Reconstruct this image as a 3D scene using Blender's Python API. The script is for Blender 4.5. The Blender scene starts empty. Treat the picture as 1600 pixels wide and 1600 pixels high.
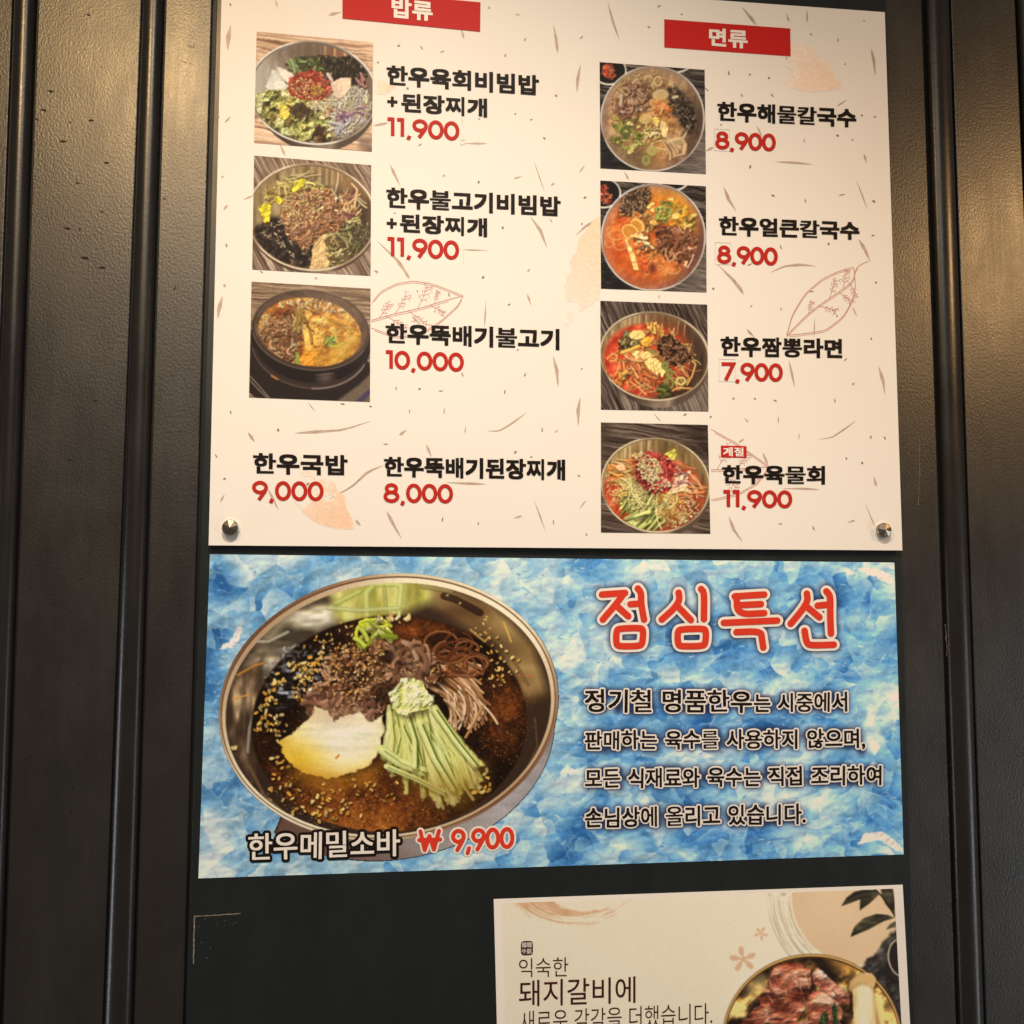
import bpy, math, random
import numpy as np

# ---------------------------------------------------------------- camera, world, lamps, exposure
SC = bpy.context.scene
COL = SC.collection
FOCAL = 1500.0                      # focal length in pixels of the 1600 px photograph
CAM = np.array([0.0, -1.33, 0.0])
YAW, PITCH, ROLL = math.radians(-6.456), math.radians(5.207), math.radians(-0.30)


def _rot():
    cy, sy = math.cos(YAW), math.sin(YAW)
    cp, sp = math.cos(PITCH), math.sin(PITCH)
    cr, sr = math.cos(ROLL), math.sin(ROLL)
    Rz = np.array([[cy, -sy, 0], [sy, cy, 0], [0, 0, 1]])
    Rx = np.array([[1, 0, 0], [0, cp, -sp], [0, sp, cp]])
    Ry = np.array([[cr, 0, sr], [0, 1, 0], [-sr, 0, cr]])
    return Rz @ Rx @ Ry


RM = _rot()


def at(px, py, Y=0.0):
    """photo measurements -> points on the upright plane y = Y (arrays welcome)."""
    px = np.asarray(px, float); py = np.asarray(py, float)
    d = (RM[:, 0] * ((px - 800) / FOCAL)[..., None] + RM[:, 1]
         + RM[:, 2] * ((800 - py) / FOCAL)[..., None])
    t = (Y - CAM[1]) / d[..., 1]
    return CAM + d * t[..., None]


cam_d = bpy.data.cameras.new('camera')
cam_o = bpy.data.objects.new('camera', cam_d)
COL.objects.link(cam_o)
from mathutils import Matrix, Vector
m4 = Matrix.Identity(4)
for i in range(3):
    m4[i][0], m4[i][1], m4[i][2], m4[i][3] = RM[i, 0], RM[i, 2], -RM[i, 1], CAM[i]
cam_o.matrix_world = m4
cam_d.sensor_fit = 'HORIZONTAL'
cam_d.angle = 2 * math.atan(800 / FOCAL)
cam_d.clip_start = 0.02
cam_d.clip_end = 100
SC.camera = cam_o

W = bpy.data.worlds.new('World')
SC.world = W
W.use_nodes = True
bg = W.node_tree.nodes['Background']
bg.inputs['Color'].default_value = (1.0, 0.86, 0.74, 1)
bg.inputs['Strength'].default_value = 0.12

SC.view_settings.view_transform = 'Standard'
SC.view_settings.look = 'None'
SC.view_settings.exposure = 0.04
SC.view_settings.gamma = 1.0
SC.view_settings.use_curve_mapping = False


def lamp(name, kind, loc, target, power, color, **kw):
    d = bpy.data.lights.new(name, kind)
    d.energy = power
    d.color = color
    for k, v in kw.items():
        setattr(d, k, v)
    o = bpy.data.objects.new(name, d)
    COL.objects.link(o)
    o.location = loc
    o.rotation_euler = (Vector(target) - Vector(loc)).to_track_quat('-Z', 'Y').to_euler()
    return o


def mirror_spot(px, py, t):
    """a place in front of the wall whose mirror image in the wall is seen at photo point (px, py)."""
    r = at(px, py)
    d = r - CAM
    return Vector(r + np.array([d[0], -d[1], d[2]]) * t)


# two warm ceiling spots in front of the wall, and the pale daylight of the shop front away to the left
lamp('ceiling_or_fill_spot', 'SPOT', mirror_spot(262, 130, 1.0), at(480, 1050), 58, (1.0, 0.62, 0.24),
     spot_size=math.radians(100), spot_blend=1.0, shadow_soft_size=0.07)
lamp('ceiling_or_fill_spot', 'SPOT', mirror_spot(1600, 400, 1.0), at(1720, 560), 50, (1.0, 0.58, 0.24),
     spot_size=math.radians(62), spot_blend=1.0, shadow_soft_size=0.07)
lamp('ceiling_or_fill_spot', 'SPOT', (0.05, -1.75, 2.0), at(640, 1700), 228, (1.0, 0.86, 0.69),
     spot_size=math.radians(59), spot_blend=1.0, shadow_soft_size=0.07)  # added fill spot, not a known lamp: brightens the lower poster and flyer
lamp('shop_front_daylight', 'AREA', (-2.4, -0.30, -0.75), at(200, 1300), 13, (0.86, 0.93, 1.0), shape='RECTANGLE', size=0.35, size_y=1.5)
lamp('side_window_daylight', 'AREA', (3.0, -1.6, -0.9), at(1500, 1200), 13, (0.88, 0.94, 1.0), shape='RECTANGLE', size=0.3, size_y=1.7)
lamp('room_light', 'AREA', (-0.4, -3.2, 1.9), (0.1, 0, -0.2), 19, (1.0, 0.90, 0.80), shape='RECTANGLE', size=1.6, size_y=1.0)


# ---------------------------------------------------------------- materials
def srgb(c):
    c = np.asarray(c, float) / 255.0
    return np.where(c <= 0.04045, c / 12.92, ((c + 0.055) / 1.055) ** 2.4)


def principled(name):
    m = bpy.data.materials.new(name)
    m.use_nodes = True
    nt = m.node_tree
    return m, nt, nt.nodes['Principled BSDF']


def link(nt, a, b):
    nt.links.new(a, b)


def ink(name, rgb, rough=0.45, spec=0.3, vary=0.12, scale=260.0):
    m, nt, p = principled(name)
    n = nt.nodes.new('ShaderNodeTexNoise'); n.inputs['Scale'].default_value = scale
    n.inputs['Detail'].default_value = 3
    tc = nt.nodes.new('ShaderNodeTexCoord'); link(nt, tc.outputs['Object'], n.inputs['Vector'])
    r = nt.nodes.new('ShaderNodeValToRGB')
    r.color_ramp.elements[0].position = 0.3; r.color_ramp.elements[1].position = 0.7
    r.color_ramp.elements[0].color = [c * (1 - vary) for c in rgb] + [1]
    r.color_ramp.elements[1].color = [min(1, c * (1 + vary)) for c in rgb] + [1]
    link(nt, n.outputs['Fac'], r.inputs['Fac'])
    link(nt, r.outputs['Color'], p.inputs['Base Color'])
    p.inputs['Roughness'].default_value = rough
    p.inputs['Specular IOR Level'].default_value = spec
    return m


def print_mat(name, rough=0.5, spec=0.12):
    m, nt, p = principled(name)
    a = nt.nodes.new('ShaderNodeAttribute'); a.attribute_name = 'ink'
    link(nt, a.outputs['Color'], p.inputs['Base Color'])
    p.inputs['Roughness'].default_value = rough
    p.inputs['Specular IOR Level'].default_value = spec
    return m


def paint(name, rgb, rough, bump, scale, spec=0.5, streak=0.0):
    """satin dark paint with an orange-peel skin and patchy gloss."""
    m, nt, p = principled(name)
    tc = nt.nodes.new('ShaderNodeTexCoord')
    mp = nt.nodes.new('ShaderNodeMapping'); mp.inputs['Scale'].default_value = (1, 1, 0.7)
    link(nt, tc.outputs['Object'], mp.inputs['Vector'])
    n = nt.nodes.new('ShaderNodeTexNoise'); n.inputs['Scale'].default_value = scale
    n.inputs['Detail'].default_value = 2.5; n.inputs['Roughness'].default_value = 0.6
    link(nt, mp.outputs['Vector'], n.inputs['Vector'])
    b = nt.nodes.new('ShaderNodeBump'); b.inputs['Strength'].default_value = bump
    b.inputs['Distance'].default_value = 0.0012
    link(nt, n.outputs['Fac'], b.inputs['Height']); link(nt, b.outputs['Normal'], p.inputs['Normal'])
    n2 = nt.nodes.new('ShaderNodeTexNoise'); n2.inputs['Scale'].default_value = 7
    n2.inputs['Detail'].default_value = 7; n2.inputs['Roughness'].default_value = 0.65
    mp2 = nt.nodes.new('ShaderNodeMapping'); mp2.inputs['Scale'].default_value = (2, 2, 1.0)
    link(nt, tc.outputs['Object'], mp2.inputs['Vector']); link(nt, mp2.outputs['Vector'], n2.inputs['Vector'])
    mr = nt.nodes.new('ShaderNodeMapRange')
    mr.inputs['From Min'].default_value = 0.3; mr.inputs['From Max'].default_value = 0.7
    mr.inputs['To Min'].default_value = rough - 0.05; mr.inputs['To Max'].default_value = rough + 0.06
    link(nt, n2.outputs['Fac'], mr.inputs['Value']); link(nt, mr.outputs['Result'], p.inputs['Roughness'])
    r = nt.nodes.new('ShaderNodeValToRGB')
    r.color_ramp.elements[0].position = 0.35; r.color_ramp.elements[1].position = 0.68
    r.color_ramp.elements[0].color = [c * 0.88 for c in rgb] + [1]
    r.color_ramp.elements[1].color = [c * (1.12 + streak) for c in rgb] + [1]
    link(nt, n2.outputs['Fac'], r.inputs['Fac']); link(nt, r.outputs['Color'], p.inputs['Base Color'])
    n3 = nt.nodes.new('ShaderNodeTexNoise'); n3.inputs['Scale'].default_value = 60; n3.inputs['Detail'].default_value = 4
    mp3 = nt.nodes.new('ShaderNodeMapping'); mp3.inputs['Scale'].default_value = (3, 3, 0.05)
    link(nt, tc.outputs['Object'], mp3.inputs['Vector']); link(nt, mp3.outputs['Vector'], n3.inputs['Vector'])
    mr3 = nt.nodes.new('ShaderNodeMapRange'); mr3.inputs['From Min'].default_value = 0.35; mr3.inputs['From Max'].default_value = 0.7
    mr3.inputs['To Min'].default_value = -0.008; mr3.inputs['To Max'].default_value = 0.012 + streak * 0.04
    link(nt, n3.outputs['Fac'], mr3.inputs['Value'])
    ad = nt.nodes.new('ShaderNodeMath'); ad.operation = 'ADD'
    link(nt, mr.outputs['Result'], ad.inputs[0]); link(nt, mr3.outputs['Result'], ad.inputs[1]); link(nt, ad.outputs['Value'], p.inputs['Roughness'])
    p.inputs['Specular IOR Level'].default_value = spec
    return m


M = dict(
    wall=paint('dark_wall_paint', (0.011, 0.010, 0.009), 0.365, 0.32, 330, 0.85, 0.2),
    bead=paint('dark_moulding_paint', (0.012, 0.011, 0.0105), 0.30, 0.12, 260, 0.5),
    groove=paint('groove_paint', (0.006, 0.006, 0.007), 0.5, 0.1, 300, 0.3),
    backing=paint('backing_board_paint', (0.009, 0.0135, 0.015), 0.36, 0.06, 420, 0.5),
    board=ink('white_board_sheet', (0.80, 0.79, 0.78), 0.5, 0.22, 0.01, 6.0),
    black=ink('black_ink', (0.011, 0.0075, 0.0065), 0.5, 0.1),
    red=ink('red_ink', (0.45, 0.024, 0.016), 0.5, 0.1, 0.05),
    redbox=ink('red_banner_ink', (0.50, 0.018, 0.016), 0.5, 0.12, 0.03),
    orange=ink('orange_red_ink', (0.64, 0.045, 0.024), 0.5, 0.12, 0.04),
    white=ink('white_ink', (0.80, 0.78, 0.77), 0.42, 0.3, 0.01),
    fleck=ink('brown_fleck_ink', (0.47, 0.37, 0.325), 0.45, 0.3, 0.18, 120.0),
    speck=ink('grey_speck_ink', (0.25, 0.215, 0.195), 0.45, 0.3, 0.2),
    vein=ink('leaf_line_ink', (0.56, 0.30, 0.26), 0.45, 0.3, 0.15),
    maroon=ink('maroon_ink', (0.055, 0.008, 0.008), 0.5, 0.25),
    patch=ink('sticker_edge', (0.60, 0.565, 0.54), 0.4, 0.3, 0.1),
    paper=ink('flyer_paper', (0.84, 0.82, 0.80), 0.6, 0.15, 0.02, 20.0),
    residue=ink('tape_residue', (0.19, 0.178, 0.155), 0.7, 0.2, 0.35, 300.0),
    chip=ink('paint_chip', (0.006, 0.005, 0.005), 0.6, 0.2),
    scuff=ink('pale_scuff', (0.22, 0.18, 0.13), 0.5, 0.4, 0.3),
    print=print_mat('printed_ink'), vinyl=print_mat('printed_vinyl', 0.42, 0.14), flyerink=print_mat('printed_paper', 0.55, 0.12),
)
_m, _nt, _p = principled('polished_steel')
_p.inputs['Metallic'].default_value = 1; _p.inputs['Roughness'].default_value = 0.16
_n = _nt.nodes.new('ShaderNodeTexNoise'); _n.inputs['Scale'].default_value = 900
_r = _nt.nodes.new('ShaderNodeMapRange'); _r.inputs['To Min'].default_value = 0.22; _r.inputs['To Max'].default_value = 0.36
link(_nt, _n.outputs['Fac'], _r.inputs['Value']); link(_nt, _r.outputs['Result'], _p.inputs['Roughness'])
_p.inputs['Base Color'].default_value = (0.33, 0.29, 0.24, 1)
M['steel'] = _m


# ---------------------------------------------------------------- objects
def thing(name, label, cat, loc, group=None, kind=None):
    o = bpy.data.objects.new(name, None)
    COL.objects.link(o)
    o.location = loc
    o.empty_display_size = 0.05
    if label: o['label'] = label
    if cat: o['category'] = cat
    if group: o['group'] = group
    if kind: o['kind'] = kind
    return o


def origin(o):
    v = np.zeros(3)
    while o is not None:
        v += np.array(o.location); o = o.parent
    return v


def obj(name, verts, faces, mat, parent=None, smooth=False, label=None, colors=None):
    """one mesh object from world points; faces: list of index lists or an (n,4) array."""
    verts = np.asarray(verts, float)
    if parent is not None:
        verts = verts - origin(parent)
    me = bpy.data.meshes.new(name)
    if isinstance(faces, np.ndarray):
        n = len(faces)
        me.vertices.add(len(verts)); me.vertices.foreach_set('co', verts.astype(np.float32).ravel())
        me.loops.add(n * 4); me.loops.foreach_set('vertex_index', faces.astype(np.int32).ravel())
        me.polygons.add(n); me.polygons.foreach_set('loop_start', np.arange(0, n * 4, 4, dtype=np.int32))
        me.update(calc_edges=True)
    else:
        me.from_pydata(verts.tolist(), [], faces); me.update()
    if colors is not None:
        a = me.color_attributes.new('ink', 'FLOAT_COLOR', 'POINT')
        c = np.ones((len(verts), 4), np.float32); c[:, :3] = colors
        a.data.foreach_set('color', c.ravel())
    if smooth:
        me.polygons.foreach_set('use_smooth', np.ones(len(me.polygons), dtype=bool))
    me.materials.append(mat)
    o = bpy.data.objects.new(name, me)
    COL.objects.link(o)
    if parent is not None: o.parent = parent
    if label: o['label'] = label
    return o


def slab(quad, y0, y1):
    """a sheet whose front (at y0) fills the photo quad and which is y1 - y0 thick."""
    q = np.asarray(quad, float)
    f = at(q[:, 0], q[:, 1], y0)
    b = f.copy(); b[:, 1] = y1
    v = np.vstack([f, b])
    return v, [[0, 3, 2, 1], [4, 5, 6, 7], [0, 1, 5, 4], [1, 2, 6, 5], [2, 3, 7, 6], [3, 0, 4, 7]]


class Flat:
    """thin printed marks lying on the plane y = Y, each a hair above the one before."""
    def __init__(self, Y, step=6e-6):
        self.Y, self.step, self.v, self.f, self.k = Y, step, [], [], 0

    def poly(self, pts, faces=None):
        pts = np.asarray(pts, float)
        w = at(pts[:, 0], pts[:, 1], self.Y - self.k * self.step)
        self.k += 1
        b = sum(len(a) for a in self.v)
        self.v.append(w)
        if faces is None: faces = [list(range(len(pts)))]
        self.f += [[b + i for i in f] for f in faces]

    def line(self, pts, w, closed=False, cap='flat', taper=None):
        p, f = ribbon(pts, w, closed, cap, taper)
        self.poly(p, f)

    def fat(self, pts, w, closed=False, corner=.9):
        """a stroke laid down piece by piece, so that a wide one may fold over itself."""
        p = np.asarray(pts, float); n = len(p); h = w / 2.0
        for i in range(n if closed else n - 1):
            a, b = p[i], p[(i + 1) % n]
            e = b - a; L = np.hypot(*e)
            if L < 1e-6: continue
            e = e / L; o = np.array([-e[1], e[0]]) * h; x = e * h * .12
            self.poly([a - x + o, b + x + o, b + x - o, a - x - o])
        for i in range(n):
            if not closed and i in (0, n - 1): c = -1
            else:
                e0, e1 = p[i] - p[i - 1], p[(i + 1) % n] - p[i]
                c = (e0 @ e1) / (np.hypot(*e0) * np.hypot(*e1) + 1e-9)
            if c < corner: self.poly([p[i] + h * np.array([math.cos(t), math.sin(t)]) for t in np.linspace(0, 6.2832, 15)[:-1]])

    def build(self, name, mat, parent, label=None):
        if not self.v: return None
        return obj(name, np.vstack(self.v), self.f, mat, parent, label=label)


def ribbon(pts, w, closed=False, cap='flat', taper=None):
    """a stroke of width w round a polyline, mitred at its corners."""
    p = np.asarray(pts, float)
    keep = [0] + [i for i in range(1, len(p)) if np.hypot(*(p[i] - p[i - 1])) > 1e-6]
    p = p[keep]
    n = len(p)
    hw = np.full(n, w / 2.0) if taper is None else np.asarray(taper, float) * w / 2.0
    seg = np.roll(p, -1, 0) - p if closed else p[1:] - p[:-1]
    seg = seg / (np.hypot(seg[:, 0], seg[:, 1])[:, None] + 1e-9)
    if cap == 'square' and not closed:
        p = p.copy(); p[0] -= seg[0] * hw[0]; p[-1] += seg[-1] * hw[-1]
    L, R = [], []
    for i in range(n):
        a = seg[i - 1] if (closed or i > 0) else seg[0]
        b = seg[i] if (closed or i < n - 1) else seg[-1]
        t = a + b
        if np.hypot(*t) < 0.35: t = b
        t = t / np.hypot(*t)
        nrm = np.array([-t[1], t[0]])
        c = max(0.5, float(np.dot(nrm, [-b[1], b[0]])))
        L.append(p[i] + nrm * hw[i] / c); R.append(p[i] - nrm * hw[i] / c)
    V = L + R
    F = [[i, (i + 1) % n, n + (i + 1) % n, n + i] for i in range(n if closed else n - 1)]
    if cap == 'round' and not closed:
        for (e, d, h) in ((0, -seg[0], hw[0]), (n - 1, seg[-1], hw[-1])):
            a0 = math.atan2(d[1], d[0])
            b = len(V)
            V += [p[e] + h * np.array([math.cos(a0 + a), math.sin(a0 + a)]) for a in np.linspace(-math.pi / 2, math.pi / 2, 8)]
            F.append(list(range(b, b + 8)))
    return np.array(V), F


# ---------------------------------------------------------------- lettering: strokes for hangul and digits
def ring(cx, cy, rx, ry, n=28):
    return [(cx + rx * math.cos(2 * math.pi * i / n), cy + ry * math.sin(2 * math.pi * i / n)) for i in range(n)]


C_ = 'closed'
JAMO = {
    'ㄱ': [[(0, 0), (1, 0), (1, 1)]], 'ㄴ': [[(0, 0), (0, 1), (1, 1)]], 'ㄷ': [[(1, 0), (0, 0), (0, 1), (1, 1)]],
    'ㄹ': [[(0, 0), (1, 0), (1, .5), (0, .5), (0, 1), (1, 1)]], 'ㅁ': [C_, [(0, 0), (1, 0), (1, 1), (0, 1)]],
    'ㅂ': [[(0, 0), (0, 1), (1, 1), (1, 0)], [(0, .5), (1, .5)]],
    'ㅅ': [[(.5, 0), (.5, .25), (0, 1)], [(.52, .3), (1, 1)]], 'ㅇ': [C_, ring(.5, .5, .5, .5)],
    'ㅈ': [[(.03, 0), (.97, 0)], [(.5, 0), (.48, .3), (0, 1)], [(.52, .38), (1, 1)]],
    'ㅊ': [[(.25, 0), (.75, 0)], [(.03, .30), (.97, .30)], [(.5, .3), (.48, .5), (0, 1)], [(.52, .55), (1, 1)]],
    'ㅋ': [[(0, 0), (1, 0), (1, 1)], [(0, .48), (1, .48)]], 'ㅌ': [[(1, 0), (0, 0), (0, 1), (1, 1)], [(0, .5), (.95, .5)]],
    'ㅍ': [[(0, 0), (1, 0)], [(0, 1), (1, 1)], [(.28, 0), (.28, 1)], [(.72, 0), (.72, 1)]],
    'ㅎ': [[(.22, 0), (.78, 0)], [(0, .27), (1, .27)], [C_], ring(.5, .76, .36, .24)],
}
INI = 'ㄱㄲㄴㄷㄸㄹㅁㅂㅃㅅㅆㅇㅈㅉㅊㅋㅌㅍㅎ'
MED = 'ㅏㅐㅑㅒㅓㅔㅕㅖㅗㅘㅙㅚㅛㅜㅝㅞㅟㅠㅡㅢㅣ'
FIN = ['', 'ㄱ', 'ㄲ', 'ㄱㅅ', 'ㄴ', 'ㄴㅈ', 'ㄴㅎ', 'ㄷ', 'ㄹ', 'ㄹㄱ', 'ㄹㅁ', 'ㄹㅂ', 'ㄹㅅ', 'ㄹㅌ', 'ㄹㅍ', 'ㄹㅎ', 'ㅁ', 'ㅂ', 'ㅂㅅ', 'ㅅ', 'ㅆ', 'ㅇ',
       'ㅈ', 'ㅊ', 'ㅋ', 'ㅌ', 'ㅍ', 'ㅎ']
DOUB = {'ㄲ': 'ㄱㄱ', 'ㄸ': 'ㄷㄷ', 'ㅃ': 'ㅂㅂ', 'ㅆ': 'ㅅㅅ', 'ㅉ': 'ㅈㅈ'}


def jamo(j, box, out, lean=0.0, gap=0.16):
    x0, y0, x1, y1 = box
    j = DOUB.get(j, j)
    if len(j) == 2:
        m = (x0 + x1) / 2; g = (x1 - x0) * gap
        jamo(j[0], (x0, y0, m - g, y1), out, lean); jamo(j[1], (m + g, y0, x1, y1), out, lean)
        return
    closed = False
    for s in JAMO[j]:
        if s == C_ or s == [C_]:
            closed = True; continue
        pts = []
        for (u, v) in s:
            if lean and j in 'ㄱㅋ' and v > .9 and u > .9: u -= lean
            pts.append((x0 + u * (x1 - x0), y0 + v * (y1 - y0)))
        out.append((pts, closed)); closed = False


def syllable(ch):
    """strokes of one hangul syllable in a unit cell, y down."""
    k = ord(ch) - 0xAC00
    i, v, f = INI[k // 588], MED[(k % 588) // 28], FIN[k % 28]
    out = []
    vert = v in 'ㅏㅐㅑㅒㅓㅔㅕㅖㅣ'
    hor = v in 'ㅗㅛㅜㅠㅡ'
    hb = 0.05 if i in 'ㅎㅊ' else 0.0
    B0, B1 = 0.06, 0.94
    if vert:
        wide = v in 'ㅐㅔㅒㅖ'
        yb = 0.56 if f else B1
        cx1 = (0.44 if wide else 0.53)
        if v in 'ㅓㅕ': cx1 = 0.48
        if i in DOUB and not wide: cx1 += 0.06
        cb = (0.06, 0.10 - hb, cx1, (0.48 + hb * .5) if f else 0.84)
        if i in 'ㄱㄲㅋ' and not f: cb = (0.06, 0.10, cx1, 0.90)
        jamo(i, cb, out, lean=0.30 if i in 'ㄱㄲㅋ' else 0.0)
        ym = (B0 + yb) / 2
        tt = ((ym,) if v in 'ㅏㅓㅐㅔㅣ' else (ym - .12 * (yb - B0) / .5, ym + .12 * (yb - B0) / .5))
        if v in 'ㅏㅑ':
            x = 0.76; out.append(([(x, B0 - .03), (x, yb)], False))
            for y in tt: out.append(([(x, y), (0.97, y)], False))
        elif v in 'ㅓㅕ':
            x = 0.86; out.append(([(x, B0 - .03), (x, yb)], False))
            for y in tt: out.append(([(cx1 + .10, y), (x, y)], False))
        elif v == 'ㅣ':
            out.append(([(0.82, B0 - .03), (0.82, yb)], False))
        elif v in 'ㅐㅒ':
            out.append(([(0.64, B0), (0.64, yb)], False)); out.append(([(0.89, B0 - .03), (0.89, yb)], False))
            for y in tt: out.append(([(0.64, y), (0.89, y)], False))
        else:
            out.append(([(0.68, B0), (0.68, yb)], False)); out.append(([(0.91, B0 - .03), (0.91, yb)], False))
            for y in tt: out.append(([(cx1 + .06, y), (0.68, y)], False))
    elif hor:
        top = {True: (0.06, 0.30), False: (0.08, 0.42)}[bool(f)]
        jamo(i, (0.17, top[0] - hb, 0.83, top[1]), out)
        if v in 'ㅗㅛ':
            yb = 0.51 if f else 0.84
            xs = (0.5,) if v == 'ㅗ' else (0.36, 0.64)
            for x in xs: out.append(([(x, top[1] + (0.06 if f else 0.16)), (x, yb)], False))
        else:
            yb = (0.47 if f else 0.64) if v != 'ㅡ' else (0.50 if f else 0.80)
            xs = {'ㅜ': (0.5,), 'ㅠ': (0.34, 0.66), 'ㅡ': ()}[v]
            for x in xs: out.append(([(x, yb), (x, 0.62 if f else B1 + .03)], False))
        out.append(([(0.03, yb), (0.97, yb)], False))
    else:
        cb = (0.08, 0.08 - hb, 0.54, 0.28 if f else 0.40)
        jamo(i, cb, out)
        yb = 0.49 if f else 0.78
        if v in 'ㅘㅙㅚ':
            out.append(([(0.31, cb[3] + (.05 if f else .12)), (0.31, yb)], False))
        out.append(([(0.02, yb), (0.62, yb - .015)], False))
        if v in 'ㅝㅞㅟ': out.append(([(0.31, yb), (0.31, yb + .16)], False))
        ye = 0.58 if f else B1
        if v in 'ㅙㅞ':
            out.append(([(0.72, B0), (0.72, ye)], False)); out.append(([(0.92, B0), (0.92, ye)], False))
            out.append(([(0.72, .32), (0.92, .32)], False))
        else:
            out.append(([(0.80, B0 - .03), (0.80, ye)], False))
            if v == 'ㅘ': out.append(([(0.80, .42), (0.98, .42)], False))
    if f:
        fb = (0.20, 0.70, 0.90, 0.95)
        if f in ('ㅇ',): fb = (0.26, 0.68, 0.84, 0.96)
        if f in ('ㅎ', 'ㄹ', 'ㅊ', 'ㄴㅎ', 'ㅆ'): fb = (0.18, 0.66, 0.90, 0.97)
        jamo(f, fb, out)
    return out


def digit(ch):
    """strokes and advance of a digit, cap height 1, y down."""
    if ch == '0': return [(ring(.30, .5, .25, .43), True)], .65
    if ch == '1': return [([(.02, .06), (.24, .06), (.24, 1.0)], False)], .40
    if ch == '9': return [(ring(.30, .33, .245, .265), True), ([(.535, .42), (.48, .57), (.25, 1.0)], False)], .65
    if ch == '8': return [(ring(.31, .27, .20, .20), True), (ring(.31, .70, .255, .24), True)], .67
    if ch == '7': return [([(.03, .06), (.58, .06), (.22, 1.0)], False)], .66
    if ch == ',': return [([(.14, .93), (.07, 1.16)], False)], .27
    if ch == '.': return [([(.10, .93), (.14, .97)], False)], .27
    if ch == '+': return [([(.05, .5), (.65, .5)], False), ([(.35, .2), (.35, .8)], False)], .75
    raise KeyError(ch)


def layout(text, space=0.38, wiggle=0.0, seed=1, narrow=1.0):
    """(strokes, complexity) glyph by glyph on a unit-high line; returns glyph list and total advance."""
    rng = random.Random(seed)
    x, res = 0.0, []
    for ch in text:
        if ch == ' ':
            x += space; continue
        if '가' <= ch <= '힣':
            st = syllable(ch); adv = narrow
            dx, dy = rng.uniform(-1, 1) * wiggle, rng.uniform(-1, 1) * wiggle
            st = [([(x + (px + dx + rng.uniform(-.4, .4) * wiggle) * narrow, py + dy + rng.uniform(-.4, .4) * wiggle) for px, py in s], c) for s, c in st]
        else:
            st, adv = digit(ch)
            st = [([(x + px, py) for px, py in s], c) for s, c in st]
        res.append((st, ch)); x += adv
    return res, x


def letter_strokes(text, tl, bl, tr, br, **kw):
    """strokes in photo measurements for a line of writing whose corners are given."""
    gl, adv = layout(text, **kw)
    tl, bl, tr, br = (np.array(a, float) for a in (tl, bl, tr, br))
    out = []
    for st, ch in gl:
        for s, c in st:
            pts = []
            for (u, v) in s:
                u /= adv
                pts.append((1 - v) * ((1 - u) * tl + u * tr) + v * ((1 - u) * bl + u * br))
            out.append((pts, c, ch, len(st)))
    return out


GLYPHS = {}


def glyph(ch):
    """outline of one character of Blender's own typeface: points, faces, border loops (em units, y up)."""
    if ch in GLYPHS: return GLYPHS[ch]
    cu = bpy.data.curves.new('g', 'FONT'); cu.body = ch; cu.resolution_u = 4
    ob = bpy.data.objects.new('g', cu); COL.objects.link(ob)
    bpy.context.view_layer.update()
    me = ob.to_mesh()
    V = np.array([v.co[:2] for v in me.vertices]); F = [list(q.vertices) for q in me.polygons]
    ob.to_mesh_clear(); bpy.data.objects.remove(ob); bpy.data.curves.remove(cu)
    keys = np.round(V, 5); uq, inv = np.unique(keys, axis=0, return_inverse=True); inv = inv.ravel()
    cnt = {}
    for f in F:
        for i in range(len(f)):
            e = (int(inv[f[i]]), int(inv[f[(i + 1) % len(f)]])); cnt[e] = 1
    nxt = {a: b for (a, b) in cnt if (b, a) not in cnt}
    loops = []
    while nxt:
        s = next(iter(nxt)); lp = [s]; c = nxt.pop(s)
        while c != s and c in nxt:
            lp.append(c); c = nxt.pop(c)
        if len(lp) > 2: loops.append(uq[lp])
    GLYPHS[ch] = (V, F, loops)
    return GLYPHS[ch]


def density(ch):
    """how many strokes of a syllable lie above one another, and side by side."""
    if not ('가' <= ch <= '힣'): return 3, 3
    st = [s + ([s[0]] if c else []) for s, c in syllable(ch)]
    def cross(x, k):
        return sum(1 for q in st for a, b in zip(q[:-1], q[1:]) if (a[k] > x) != (b[k] > x))
    return max(cross(x, 0) for x in (.27, .34, .5, .66, .74)), max(cross(y, 1) for y in (.12, .2, .3, .42, .8, .88))


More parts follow.
